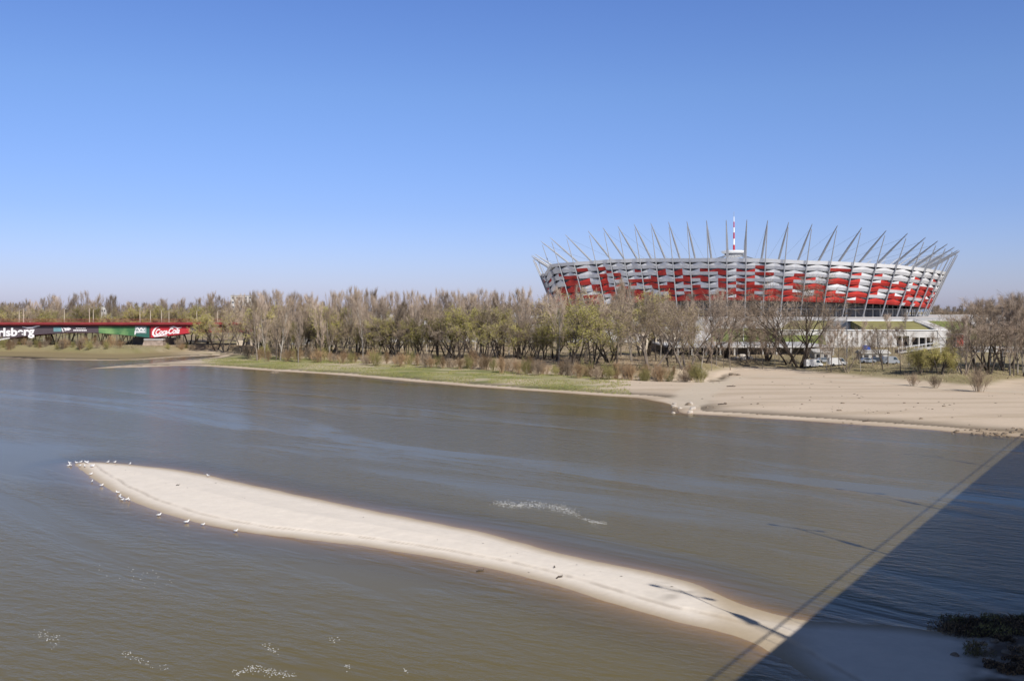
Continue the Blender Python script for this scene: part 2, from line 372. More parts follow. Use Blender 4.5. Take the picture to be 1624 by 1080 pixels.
pat = nnoise(nmap(70, 14, R(-40)), 1.0, 5, .55, .6)    # smooth and ruffled patches drawn out by the current
pr = n.new('ShaderNodeMapRange'); pr.inputs[1].default_value = .47; pr.inputs[2].default_value = .60; pr.inputs[3].default_value = 1.1; pr.inputs[4].default_value = .1; l.new(pat.outputs['Fac'], pr.inputs[0])
h1 = mth('MULTIPLY', rip.outputs['Fac'], pr.outputs[0])
h2 = mth('ADD', h1, mth('MULTIPLY', mth('MULTIPLY', swl.outputs['Fac'], .8), pr.outputs[0]))
bp = n.new('ShaderNodeBump'); bp.inputs['Strength'].default_value = 0.62; bp.inputs['Distance'].default_value = .16; l.new(h2, bp.inputs['Height'])
gl = n.new('ShaderNodeBsdfGlossy'); gl.inputs['Roughness'].default_value = .15; gl.inputs['Color'].default_value = (.77, .75, .70, 1); l.new(bp.outputs[0], gl.inputs['Normal'])
fr = n.new('ShaderNodeFresnel'); fr.inputs['IOR'].default_value = 1.33; l.new(bp.outputs[0], fr.inputs['Normal'])
body = n.new('ShaderNodeBsdfDiffuse')
br = n.new('ShaderNodeMix'); br.data_type = 'RGBA'; br.inputs['A'].default_value = (0.145, 0.114, 0.042, 1); br.inputs['B'].default_value = (0.155, 0.128, 0.062, 1)
l.new(pat.outputs['Fac'], br.inputs['Factor']); l.new(br.outputs['Result'], body.inputs['Color'])
trn = n.new('ShaderNodeBsdfTransparent'); trn.inputs['Color'].default_value = (.86, .76, .6, 1)
dep = n.new('ShaderNodeAttribute'); dep.attribute_name = 'depth'
op_ = mth('SUBTRACT', 1.0, mth('POWER', 2.718, mth('MULTIPLY', dep.outputs['Fac'], -5.0)))
m1 = n.new('ShaderNodeMixShader'); l.new(op_, m1.inputs[0]); l.new(trn.outputs[0], m1.inputs[1]); l.new(body.outputs[0], m1.inputs[2])
m2 = n.new('ShaderNodeMixShader'); ge = n.new('ShaderNodeNewGeometry'); l.new(mth('MULTIPLY', fr.outputs[0], mth('SUBTRACT', 1.0, ge.outputs['Backfacing'])), m2.inputs[0]); l.new(m1.outputs[0], m2.inputs[1]); l.new(gl.outputs[0], m2.inputs[2])
l.new(m2.outputs[0], out.inputs['Surface'])
river = sheet('river', np.zeros_like(GX), 0.0, [wm]); tag(river, 'wide brown river with wind ripples', 'water', kind='structure')
da = river.data.attributes.new('depth', 'FLOAT', 'POINT')
dv = np.full(nr*nc+2, 3.0, np.float32); dv[:nr*nc] = np.clip(-GH, 0, 3).ravel(); da.data.foreach_set('value', dv)

# foam flecks drifting on the water
def foam_patch(pts, n_, wd, sz):
    V = []; Fa = []
    P = [gp(*p) for p in pts]
    for _ in range(n_):
        k = random.random()*(len(P)-1); i = int(k); t = k-i
        x = P[i][0]*(1-t)+P[i+1][0]*t + random.gauss(0, wd*.6); y = P[i][1]*(1-t)+P[i+1][1]*t + random.gauss(0, wd)
        r = sz*random.uniform(.4, 1.3); m_ = 6; b = len(V); a0 = random.random()*6
        V += [(x+r*random.uniform(.6, 1.5)*math.cos(a0+2*math.pi*j/m_), y+r*random.uniform(.4, .9)*math.sin(a0+2*math.pi*j/m_), .02) for j in range(m_)]
        V.append((x, y, .045)); Fa += [(b+j, b+(j+1) % m_, b+m_) for j in range(m_)]
    return V, Fa
def foam(pl, label):
    V = []; Fa = []
    for a in pl:
        v, f = foam_patch(*a); b = len(V); V += v; Fa += [tuple(q+b for q in t) for t in f]
    me = npmesh('foam', np.array(V), np.array(Fa), [M['foam']]); o = bpy.data.objects.new('foam', me); C.objects.link(o); tag(o, label, 'foam', kind='stuff')
foam([([(792,797),(815,802),(845,800),(880,804),(905,812)], 520, .7, .05), ([(905,812),(925,822),(945,829),(962,830)], 130, .3, .05)], 'white ripple foam streak on the open water beyond the sandbar')
foam([([(55,1003),(75,1012),(98,1018)], 45, .35, .035), ([(196,1034),(215,1045),(235,1052),(270,1062)], 40, .15, .032), ([(375,1068),(400,1060),(430,1066),(470,1073)], 150, .25, .036), ([(420,1022),(435,1035)], 22, .3, .04),
      ([(528,1010),(535,1020)], 10, .2, .04), ([(550,1055),(553,1062)], 10, .15, .04), ([(640,1060),(645,1066)], 8, .1, .04), ([(150,900),(260,925)], 25, .8, .04)], 'scattered white foam flecks on brown water below the sandbar')

# ------------------------------------------------------------------ the bridge the camera stands on (deck, railing and lamps cast the shadow on the water)
BA = R(35.3); bd = Vector((math.sin(BA), math.cos(BA), 0)); bn = Vector((math.cos(BA), -math.sin(BA), 0))
broot = empty('road_bridge', (0, 0, 0), 'concrete road bridge whose shadow falls across the water', 'bridge')
DK = 16.4
def bpt(t, o, z): return bd*t + bn*o + Vector((0, 0, z))
def bbox_(mb, t0, t1, o0, o1, z0, z1):
    c = [bpt(t0,o0,z0), bpt(t1,o0,z0), bpt(t1,o1,z0), bpt(t0,o1,z0), bpt(t0,o0,z1), bpt(t1,o0,z1), bpt(t1,o1,z1), bpt(t0,o1,z1)]
    mb.add(c, [(0,1,2,3),(4,7,6,5),(0,4,5,1),(1,5,6,2),(2,6,7,3),(3,7,4,0)])
mb = MB(); bbox_(mb, -260, 420, .45, 30, DK-.5, DK); bbox_(mb, -260, 420, 3, 27.5, DK-2.6, DK-.5); mb.build('deck', M['conc'], broot)
mb = MB()
for t in (-200, -90, 260, 370):
    mb = MB(); bbox_(mb, t-2, t+2, 5, 26, -3, DK-2.6); mb.build('pier', M['conc'], broot)
mb = MB(); bbox_(mb, -260, 420, .57, .65, DK+1.04, DK+1.11);
for i in range(-130, 210): bbox_(mb, i*2, i*2+.03, .59, .62, DK, DK+1.02)
mb.build('railing', M['steel'], broot)
def bridge_lamp(t):
    o = empty('street_lamp', bpt(t, .9, DK), 'double armed street lamp at the railing of the concrete bridge', 'street lamp', 'street lamps along the concrete bridge', -BA)
    m_ = MB(); m_.tube([(0,0,0),(0,0,8.0)], [.11,.07], 8); m_.build('pole', M['steel'], o)
    m_ = MB(); m_.tube([(0,0,7.0),(-.5,0,7.6),(-1.7,0,7.85)], .05, 6); m_.tube([(0,0,7.0),(.5,0,7.6),(1.7,0,7.85)], .05, 6); m_.build('arm', M['steel'], o)
    for s in (-1, 1):
        m_ = MB(); m_.box(min(s*1.6, s*2.3), max(s*1.6, s*2.3), -.15, .15, 7.78, 7.93); m_.build('lamp_head', M['steel'], o)
    m_ = MB(); m_.tube([(0,0,2.2),(0,0,2.6),(0,0,3.6),(0,0,4.2)], [.1,.28,.28,.1], 8); m_.build('banner', M['ban_dark'], o)
# lamp feet from their shadows on the water
cot = 1/math.tan(SUN_EL); sdir = Vector((math.sin(SUN_AZ+math.pi), math.cos(SUN_AZ+math.pi), 0))
for q in ((1260,1020), (1410,880), (1490,808)):
    g = Vector((*gp(*q), 0)); foot = g - sdir*cot*(DK); bridge_lamp(foot.dot(bd))
for t in (-25, 110, 135): bridge_lamp(t)

# ------------------------------------------------------------------ stadium
NM = 72
prm = dict(d=740., R=154.203, c2=-.0758, s2=-.1229, c4=.0328, s4=.0507, ph=.5322, h=47.3458, hc=-2.8913, hs=9.5084, cx=1164)
SC = Vector(((prm['cx']-X0)/F*740, 740, 0)); ZB = 13.0
tq = np.linspace(0, 2*np.pi, 2881)
rq = prm['R']*(1+prm['c2']*np.cos(2*tq)+prm['s2']*np.sin(2*tq)+prm['c4']*np.cos(4*tq)+prm['s4']*np.sin(4*tq))
xq = rq*np.cos(tq); yq = rq*np.sin(tq); sq = np.concatenate([[0], np.cumsum(np.hypot(np.diff(xq), np.diff(yq)))]); Lq = sq[-1]
TX = [876.2,894.5,915.4,937,958.1,981.6,1007,1033.3,1061.3,1090,1120.8,1152,1184.2,1217,1250,1287.1,1326.6,1364.7,1403.5,1437.1,1464.9,1484.3,1499.4,1508.7,1514.7,1520]
TY = [382.5,379.3,375,369.1,364.2,362,358.8,357,355.6,354.5,352.8,352.3,352,352.8,355.6,358.4,360.5,364.2,368.5,372.8,379.3,384.7,389.4,394.4,398.7,400.8]
tips = []; thet = []
for k in range(NM):
    s0 = (prm['ph']+k/NM) % 1*Lq
    ss = s0
    if 2 < k < 23:
        cs = s0 + np.linspace(-6, 6, 61); tt = np.interp(cs % Lq, sq, tq)
        X_ = np.interp(tt, tq, xq)+SC.x; Y_ = np.interp(tt, tq, yq)+740
        ss = cs[np.argmin(np.abs(X0+F*X_/Y_-TX[k]))]
    tt = float(np.interp(ss % Lq, sq, tq))
    x = float(np.interp(tt, tq, xq)); y = float(np.interp(tt, tq, yq))
    H_ = prm['h']+prm['hc']*math.cos(2*tt)+prm['hs']*math.sin(2*tt)
    if k < 26:
        hm = (Y0-TY[k])*(740+y)/F; H_ = hm if 0 < k < 25 else .5*(hm+H_)
    else: H_ = min(H_, 41)
    x -= 9.5*(lambda q: q*q*(3-2*q))(min(max((-x-112)/28, 0), 1))
    tips.append(Vector((x, y, CH+H_))); thet.append(tt)
def inset(k, s, z): 
    p = tips[k % NM]; return Vector((p.x*s, p.y*s, z))
BS = .885
def along(k, fr_, off=0.0):
    """point on the tie line of mast k, fr from tip (0) to foot (1), moved outward by off"""
    k %= NM; t = tips[k]; b = Vector((t.x*BS, t.y*BS, ZB)); p = t.lerp(b, fr_)
    o = Vector((t.x, t.y, 0)).normalized(); return p + o*off
def frs(k):
    k %= NM; e = 0.0
    if k < 26: e = abs(k-12.5)/12.5
    else: e = 1.0
    e = e**2
    rt = .375-.075*e; rb = .415-.075*e; fb = .825+.06*e
    return rt, rb, fb
st = empty('stadium', SC, 'red and white clad oval stadium with leaning masts and central spire', 'stadium')
pal = random.Random(42)
# cladding
mb = MB(); ROWS = 6
pr_red = [.94, .70, .52, .40, .30, .08]
for k in range(NM):
    rt0, rb0, fb0 = frs(k); rt1, rb1, fb1 = frs(k+1)
    a0, a1 = (k-.0), (k+1)
    def P(u, v, o):
        p = along(k, fb0+(rb0-fb0)*v, -1.6+o); q = along(k+1, fb1+(rb1-fb1)*v, -1.6+o); return p.lerp(q, u)
    g = .012
    for r_ in range(ROWS):
        v0 = r_/ROWS; v1 = v0+.5/ROWS; v2 = (r_+1)/ROWS
        redp = pr_red[r_]
        cl = [pal.random() < redp for _ in range(4)]
        if pal.random() < .25: cl[1] = cl[0]
        if r_ == 5: cl = [pal.random() < .12, pal.random() < .05, False, False]
        for hf in (0, 1):
            ua, ub = (g, .5) if hf == 0 else (.5, 1-g)
            lo = cl[hf]; up_ = cl[2+hf]
            # lower plate folds inward at the middle of the bay; upper plate leans back to a recessed corner
            c0, c1, m0, m1 = .45, 1.15, -.05, .62
            if hf == 0:
                mb.add([P(ua, v0, c0), P(ub, v0, m0), P(ub, v1, m1), P(ua, v1, c1)], [(0,1,2,3)], 0 if lo else 1)
                mb.add([P(ua, v1, c1), P(ub, v1, m1), P(ub, v2, m0+.5), P(ua, v1+.12*(v2-v1), c1-.3)], [(0,1,2), (0,2,3)], 0 if up_ else 1)
            else:
                mb.add([P(ua, v0, m0), P(ub, v0, c0), P(ub, v1, c1), P(ua, v1, m1)], [(0,1,2,3)], 0 if lo else 1)
                mb.add([P(ua, v1, m1), P(ub, v1, c1), P(ub, v1+.12*(v2-v1), c1-.3), P(ua, v2, m0+.5)], [(0,1,3), (1,2,3)], 0 if up_ else 1)
            # recessed return of the fold behind the open corner
            o1, o2 = (ua, ub) if hf == 0 else (ub, ua)
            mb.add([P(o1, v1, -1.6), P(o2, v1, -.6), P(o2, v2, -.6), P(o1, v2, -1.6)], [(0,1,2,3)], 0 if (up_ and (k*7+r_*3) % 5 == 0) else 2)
mb.build('facade_cladding', [M['red'], M['silver'], M['steel_dark']], st)
# dark bowl behind the cladding, open concourse with glass below, roof ring and roof skin
def ring(mb, fa, fb, mi=0, closed=True):
    va = [fa(k) for k in range(NM)]; vb = [fb(k) for k in range(NM)]
    mb.add(va+vb, [(k, (k+1) % NM, (k+1) % NM+NM, k+NM) for k in range(NM)], mi)
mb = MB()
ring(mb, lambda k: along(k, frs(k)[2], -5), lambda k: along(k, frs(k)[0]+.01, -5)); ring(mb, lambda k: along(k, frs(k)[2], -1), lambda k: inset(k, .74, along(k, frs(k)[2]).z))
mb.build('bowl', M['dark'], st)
mb = MB(); ring(mb, lambda k: inset(k, .80, ZB), lambda k: inset(k, .80, along(k, frs(k)[2]).z)); mb.build('concourse_glazing', M['glass'], st)
mb = MB()
for k in range(NM):
    for u in (0, .5):
        p = inset(k, .845, ZB).lerp(inset(k+1, .845, ZB), u); z = along(k, frs(k)[2]).z
        if u == 0 and k > 26: continue
        mb = MB(); mb.tube([p, Vector((p.x, p.y, z))], .4, 6); mb.build('concourse_column', M['conc'], st)
mb = MB()
for zz in (4.6,): ring(mb, lambda k: inset(k, .86, ZB+zz), lambda k: inset(k, .86, ZB+zz+.5)); ring(mb, lambda k: inset(k, .86, ZB+zz+.5), lambda k: inset(k, .80, ZB+zz+.5)); ring(mb, lambda k: inset(k, .80, ZB+zz), lambda k: inset(k, .86, ZB+zz))
mb.build('gallery', M['conc'], st)
mb = MB()
ring(mb, lambda k: along(k, frs(k)[1], -.9), lambda k: along(k, frs(k)[0], -.7)); ring(mb, lambda k: along(k, frs(k)[0], -.7), lambda k: along(k, frs(k)[0], -4)); ring(mb, lambda k: along(k, frs(k)[1], -5), lambda k: along(k, frs(k)[1], -.9))
mb.build('roof_ring', M['white'], st)
mb = MB(); ring(mb, lambda k: along(k, frs(k)[0], -4), lambda k: inset(k, .5, 40)); ring(mb, lambda k: inset(k, .5, 40), lambda k: inset(k, .06, 44)); mb.build('roof_skin', M['white'], st)
for k in range(NM):
    t = tips[k]; rz = along(k, frs(k)[0]).z
    mb = MB(); q = inset(k, .84, rz-2); mb.tube([q, q.lerp(t, .55), t], [.70, .66, .26], 8); mb.tube([t, t+(t-q).normalized()*1.8], [.30, .10], 6); mb.build('mast', M['steel'], st)
    mb = MB(); b = along(k, 1.0); m_ = along(k, frs(k)[1], .1)
    mb.tube([b, m_, t-Vector((0,0,2))], [.46, .38, .24], 6); mb.build('tie_column', M['steel'] , st)
    if 3 < k < 25 or k % 2 == 0:
        mb = MB(); mb.tube([t-Vector((0,0,1.2)), inset(k, .5, 41.5)], .06, 4); mb.build('roof_cable', M['cable'], st)
# spire hangs in the middle
zc = lambda y: CH+(Y0-y)*740/F
mb = MB(); mb.tube([(0,0,zc(409)),(0,0,zc(407)),(0,0,zc(405.5))], [3,7,8.2], 24); mb.tube([(0,0,zc(402.5)),(0,0,zc(400.6)),(0,0,zc(398.6)),(0,0,zc(397.6))], [8.3,9.6,9.9,7.5], 24); mb.build('hub', M['white'], st)
mb = MB(); mb.tube([(0,0,zc(405.4)),(0,0,zc(402.6))], [7.2,7.2], 20); mb.build('hub_core', M['steel_dark'], st)
segs = [(397.5, 388.5, 0, 1.15), (388.5, 379, 1, .95), (379, 369, 0, .85), (369, 361, 1, .7), (361, 352, 0, .6), (352, 344, 1, .42), (344, 336, 2, .22)]
sp = MB()
for a, b, c, r_ in segs:
    r_ *= .72; sp.tube([(0,0,zc(a)),(0,0,zc(b))], [r_, r_*.93], 8, c)
sp.build('spire', [M['ban_red'], M['white'], M['steel']], st)
mb = MB()
for k in range(0, NM, 3):
    p0 = Vector((0,0,zc(402))); p1 = inset(k, .5, 41.5); pm = p0.lerp(p1, .5)-Vector((0,0,1.5)); mb.tube([p0+(p1-p0).normalized()*8, pm, p1], .14, 4)
mb.build('spoke_cables', M['cable'], st)

# ------------------------------------------------------------------ terraces below the stadium
pl = empty('stadium_terrace', (0, 0, 0), 'raised pale paved terrace the stadium stands on', 'terrace')
def pxX(px, d): return (px-X0)/F*d
mb = MB()
poly = [(pxX(935, 430), 430), (pxX(1165, 405), 405), (pxX(1305, 405), 405), (pxX(1345, 396), 396), (pxX(1447, 396), 396), (pxX(1520, 520), 520), (420, 800), (300, 980), (40, 980), (-20, 780), (0, 560)]
mb.prism(poly, 2, ZB, 0); mb.build('platform', M['conc_l'], pl)
def parapet(x0, x1, d, name, m_, h=.9, z=ZB, par=pl):
    q = MB(); q.box(pxX(x0, d), pxX(x1, d), d-.35, d-.05, z, z+h); q.build(name, m_, par)
mb = MB()
for i in range(60):
    x = pxX(1095, 404)+i*1.0; mb.box(x, x+.06, 410.1, 410.16, ZB, ZB+1.1)
mb.box(pxX(1095, 404), pxX(1095, 404)+60, 410.1, 410.16, ZB+1.1, ZB+1.16); mb.build('railing', M['white'], pl)
def quad_slab(name, pts, m_, thick, parent=None):
    q = MB(); pts = [Vector(p) for p in pts]; dn = Vector((0,0,-thick)); nn = len(pts)
    q.add(pts+[p+dn for p in pts], [tuple(range(nn)), tuple(range(nn, 2*nn))[::-1]]+[(i, i+nn, (i+1) % nn+nn, (i+1) % nn) for i in range(nn)])
    return q.build(name, m_, parent)
def pz(px, z, d): return Vector((pxX(px, d), d, z))
em = empty('grass_embankment', pz(1200, 3, 370), 'bright green sloping lawn with white edges below the white terrace wall', 'embankment')
emo = em.location
def rel(root, pts): return [p-root.location for p in pts]
quad_slab('lawn_slope', rel(em, [pz(1122,5.8,348), pz(1310,5.8,348), pz(1300,9.8,404), pz(1134,9.8,404)]), M['lawn'], 3, em)
quad_slab('edge_kerb', rel(em, [pz(1118,6.1,347), pz(1122,6.1,347), pz(1134,10.1,404), pz(1130,10.1,404)]), M['white'], 1, em)
quad_slab('top_kerb', rel(em, [pz(1134,10.3,402.5), pz(1303,10.3,402.5), pz(1303,10.3,404.8), pz(1134,10.3,404.8)]), M['white'], .5, em)
wl = empty('terrace_wall', pz(1100, 3, 350), 'tilted pale stone wall to the side of the bright green lawn', 'wall')
quad_slab('wall_face', rel(wl, [pz(1040,5.8,348), pz(1117.6,5.8,348), pz(1129.5,10.6,404), pz(1085,12.6,410), pz(1045,12,412)]), M['conc_l'], 3, wl)
quad_slab('beige_block', rel(wl, [pz(1015,5.9,346), pz(1085,5.9,346), pz(1085,9.6,352), pz(1015,9.6,352)]), M['beige'], 3.5, wl)
q = MB(); o_ = wl.location
for i in range(5):
    x = pxX(1018+i*14, 345.8)-o_.x; q.box(x, x+1.6, -4.6-.02, -3.9, 3.1, 5.2)
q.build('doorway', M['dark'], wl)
pm = empty('promenade', pz(1150, 3, 309), 'white edged promenade deck over a dark recessed arcade', 'promenade')
q = MB(); x0, x1 = pxX(1060, 308)-pm.location.x, pxX(1330, 308)-pm.location.x
q.box(x0, x1, -1, 42, 2.4, 2.9); q.build('deck_slab', M['conc_l'], pm)
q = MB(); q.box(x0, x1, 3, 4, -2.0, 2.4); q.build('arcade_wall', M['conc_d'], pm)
for i in range(12):
    q = MB(); x = x0+3+i*4.6; q.box(x, x+.5, -.6, -.1, -2.0, 2.4); q.build('pillar', M['conc'], pm)
q = MB()
for i in range(36):
    x = x0+.5+i*1.5; q.box(x, x+.05, -.8, -.75, 2.9, 3.9)
q.box(x0, x1, -.8, -.75, 3.9, 3.95); q.build('handrail', M['steel'], pm)
# right-hand terraces
e2 = empty('grass_embankment', pz(1400, 3, 385), 'dull olive sloping lawn under the open concourse', 'embankment')
quad_slab('lawn_slope', rel(e2, [pz(1375,9.6,375), pz(1476,9.6,375), pz(1450,13.06,395.8), pz(1349,13.06,395.8)]), M['lawn_dry'], 3, e2)
quad_slab('top_kerb', rel(e2, [pz(1342,13.35,394.2), pz(1447,13.35,394.2), pz(1447,13.35,395.9), pz(1342,13.35,395.9)]), M['white'], .4, e2)
s2 = empty('stairway', pz(1470, 3, 385), 'pale stair running down beside the olive lawn', 'stairs')
q = MB()
for i in range(16):
    t = i/15.; px_ = 1449+t*36; d = 394-t*19; z = 13-3.4*t; v = pz(px_, z, d)-s2.location; q.box(v.x, v.x+5.2, v.y-1.3, v.y, v.z-3, v.z)
q.build('steps', M['conc_l'], s2)
q = MB(); a = pz(1449,14,393)-s2.location; b = pz(1485,10.6,374)-s2.location; q.tube([a, b], .07, 5); q.tube([a-Vector((0,0,.6)), b-Vector((0,0,.6))], .05, 5)
for i in range(9):
    p = a.lerp(b, i/8.); q.tube([p-Vector((0,0,1.1)), p], .05, 4)
q.build('handrail', M['steel'], s2)
w2 = empty('retaining_wall', pz(1400, 3, 374), 'long pale wall with dark openings under the olive lawn', 'wall')
q = MB(); L0 = w2.location
def wbox(q, xa, xb, za, zb, d0=0, d1=1.2): q.box(pxX(xa, 374)-L0.x, pxX(xb, 374)-L0.x, d0, d1, za-3, zb-3)
wbox(q, 1235, 1342, 2.5, 9.3); wbox(q, 1342, 1422, 2.5, 9.5); wbox(q, 1442, 1447, 2.5, 9.5); wbox(q, 1422, 1442, 7.3, 9.5); wbox(q, 1447, 1480, 6.7, 9.5); wbox(q, 1480, 1500, 2.5, 9.5); wbox(q, 1430, 1432, 2.5, 7.3); wbox(q, 1457, 1458.5, 2.5, 6.7); wbox(q, 1468, 1469.5, 2.5, 6.7)
q.build('wall_face', M['conc_l'], w2)
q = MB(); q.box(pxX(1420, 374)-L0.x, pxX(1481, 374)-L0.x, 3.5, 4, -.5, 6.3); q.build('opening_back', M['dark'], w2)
q = MB(); wbox(q, 1235, 1500.5, 9.5, 9.8, -.4, 1.5); q.build('coping', M['white'], w2)
q = MB()
for i in range(22): x = 1240+i*8; wbox(q, x, x+.6, 2.5, 9.45, -.12, 0)
q.build('ribs', M['conc'], w2)
q = MB(); quad_slab('lawn_slope', [pz(1235,9.8,376), pz(1306,9.8,376), pz(1314,12.98,404), pz(1255,12.98,404)], M['lawn_dry'], 1).name = 'lawn_bank'
tag(bpy.data.objects['lawn_bank'], 'olive lawn bank behind the big spreading bare tree', 'embankment')
e3 = empty('grass_embankment', pz(1510, 3, 430), 'green lawn bank at the far side of the pale stair', 'embankment')
quad_slab('lawn_slope', rel(e3, [pz(1490,9.4,378), pz(1560,8.2,388), pz(1535,12.2,440), pz(1462,12.98,398)]), M['lawn'], 3, e3)
quad_slab('edge_kerb', rel(e3, [pz(1558,8.4,387), pz(1562,8.4,387), pz(1539,12.5,440), pz(1533,12.5,440)]), M['conc_l'], 1, e3)
# ramp with handrails in front of the retaining wall
rp_ = empty('ramp', pz(1450, 3, 330), 'grey ramp with railings rising in front of the wall openings', 'ramp')
quad_slab('ramp_deck', rel(rp_, [pz(1425,3.6,318), pz(1500,5.9,318), pz(1500,5.9,326), pz(1425,3.6,326)]), M['conc'], .6, rp_)
q = MB()
for dd in (318.2, 325.8):
    a = pz(1425,4.7,dd)-rp_.location; b = pz(1500,7.0,dd)-rp_.location; q.tube([a, b], .06, 5)
    for i in range(13): p = a.lerp(b, i/12.); q.tube([p-Vector((0,0,1.1)), p], .05, 4)
q.build('handrail', M['white'], rp_)
q = MB(); v = pz(1432,3,318.4)-rp_.location; q.box(v.x, v.x+12, 3.7-15, 7-15+3, -.6, 1.0); q.build('underpass', M['dark'], rp_)

# kiosk, blue sheet sign, poles
kk = empty('kiosk', pz(1522, 3, 290), 'small red kiosk with white frame among bare trees', 'kiosk')
kz = 6.4
q = MB(); q.box(-1.3, 1.2, 0, 2, 0, 3.4); q.build('base', M['conc_d'], kk)
q = MB(); q.box(-1.1, 1.1, -.05, 1.9, 3.4, 5.4); q.build('body', M['kred'], kk)
q = MB(); q.box(-1.15, 1.15, -.1, 1.95, 5.4, 7.2); q.build('upper_panel', M['bred_d'], kk)
q = MB(); q.box(-3.3, 3.3, -.4, 2.2, 7.2, 7.45); q.box(-1.3, -1.12, -.2, 0, 3.4, 7.2); q.box(1.16, 1.34, -.2, 0, 3.4, 7.2); q.box(-3.2, 1.34, -.2, 0, 3.2, 3.42); q.build('frame', M['white'], kk)
bs = empty('blue_sign', pz(1374, 3, 300), 'small blue sign board on posts below the pale wall', 'sign')
q = MB(); q.box(-1.3, 1.3, 0, .12, 1.9, 3.5); q.build('board', M['blue'], bs)
q = MB(); q.tube([(-1, .2, -.5), (-1, .2, 3.3)], .06, 5); q.tube([(1, .2, -.5), (1, .2, 3.3)], .06, 5); q.build('posts', M['steel'], bs)
ys = empty('yellow_sign', pz(873, 3, 300), 'yellow square sign board seen between bare trees', 'sign')
M['yellow'] = mat('yellow_paint', (.65, .55, .02), .5, var=.05)
q = MB(); q.box(-.5, .5, 0, .1, 6.3, 7.4); q.build('board', M['yellow'], ys); q = MB(); q.tube([(0,.15,-.3),(0,.15,7.3)], .07, 5); q.build('post', M['steel'], ys)
def pole(px, ptop, pbot, d, label, m_='steel', r=.11, arm=True, group=None):
    top = at(px, ptop, d); bz = gz(top.x, d); 
    if pbot is not None: bz = at(px, pbot, d).z
    o = empty('street_lamp' if arm else 'flagpole', (top.x, d, bz), label, 'street lamp' if arm else 'pole', group); h = top.z-bz
    q = MB(); q.tube([(0,0,0),(0,0,h)], [r*1.3, r*.7], 6); q.build('pole', M[m_], o)
    if arm:
        q = MB(); q.tube([(0,0,h),(.5,0,h+.25),(1.3,0,h+.3)], .05, 5); q.build('arm', M[m_], o); q = MB(); q.box(1.1, 1.8, -.12, .12, h+.2, h+.36); q.build('lamp_head', M['steel'], o)
    else:
        q = MB(); q.tube([(0,0,h),(0,0,h+.12),(0,0,h+.24)], [.05,.14,.03], 6); q.build('finial', M[m_], o)
pole(1343, 478, None, 292, 'tall dark pole before the stadium near the pale stairs', 'cable', .14, False)
for i, (x, a) in enumerate(((1108,492),(1158,493),(1207,478),(1232,494))): pole(x, a, 508.5-.5, 406+5, 'slim lamp post on the white terrace edge', 'white', .12, True, 'lamp posts on the terrace edge')
pole(1179, 505, 550, 318, 'slim white lamp post on the promenade below the lawn', 'white', .1)
for i, (x, a) in enumerate(((1590,470),)): pole(x, a, None, 285, 'tall thin lamp post among the trees at the beach end', 'cable', .13, True)
pole(1492, 520, None, 300, 'pale lamp post beside the red kiosk', 'white', .09, True)

# cars and vans on the bank road
def car(px, d, label, m_, van=False, rz=0):
    x = pxX(px, d); o = empty('parked_van' if van else 'parked_car', (x, d, gz(x, d)), label, 'van' if van else 'car', 'vehicles parked on the bank road', rz)
    q = MB()
    if van: pr = [(-2.4,.35),(2.35,.35),(2.45,1.0),(1.9,1.2),(1.35,2.05),(1.1,2.15),(-2.35,2.15),(-2.45,1.2)]
    else: pr = [(-2.1,.3),(2.1,.3),(2.15,.75),(1.9,.9),(1.0,1.0),(.35,1.42),(-1.1,1.45),(-1.7,1.02),(-2.15,.95)]
    q.prism(pr, -.85, .85, 0, 'y'); q.build('body', m_, o)
    q = MB()
    if van: w_ = [(1.3,1.25),(1.75,1.25),(1.2,2.0),(.5,2.0),(.5,1.25)]
    else: w_ = [(-1.45,1.02),(.8,1.02),(.3,1.36),(-1.05,1.38)]
    q.prism(w_, -.87, .87, 0, 'y'); q.build('windows', M['glass'], o)
    for sx in (-1.35, 1.35):
        for sy in (-.82, .82):
            q = MB(); q.tube([(sx, sy-.1, .32), (sx, sy+.1, .32)], .33, 12); q.build('wheel', M['tyre'], o)
car(1290, 262, 'white van partly behind the big bare tree', M['carw'], True, .1)
car(1308, 268, 'silver car just past the white van by the big tree', M['cars'])
car(1328, 258, 'white van parked before the long pale wall near the tall dark pole', M['carw'], True, 0)
car(1376, 266, 'silver car parked under the small blue sign', M['cars'])
car(1392, 268, 'dark car beside the silver car under the blue sign', M['card'])
car(1412, 262, 'silver van at the foot of the grey ramp', M['cars'], True, .1)
# low tarp-roofed pavilions on the river road
def pavilion(px, wpx, d, z0, h, label, mr):
    o = empty('pavilion', (pxX(px, d), d, 2.6), label, 'pavilion'); w_ = pxX(px+wpx, d)-pxX(px, d)
    q = MB(); q.box(0, w_, 0, 5, -1, h); q.build('wall', M['conc'], o)
    q = MB(); q.prism([(-.4, h), (5.4, h), (5.4, h+.2), (2.5, h+1.1), (-.4, h+.2)], -.5, w_+.5, 0, 'x'); q.build('roof', mr, o)
    for i in range(int(w_/2.2)):
        q = MB(); q.box(.6+i*2.2, 1.8+i*2.2, -.05, .0, h*.35, h*.8); q.build('window', M['dark'], o)
pavilion(1292, 26, 285, 0, 2.2, 'low shed with grey roof behind the parked white van', M['conc'])
pavilion(1368, 42, 283, 0, 2.0, 'long low shed with grey roof near the blue sign', M['conc'])

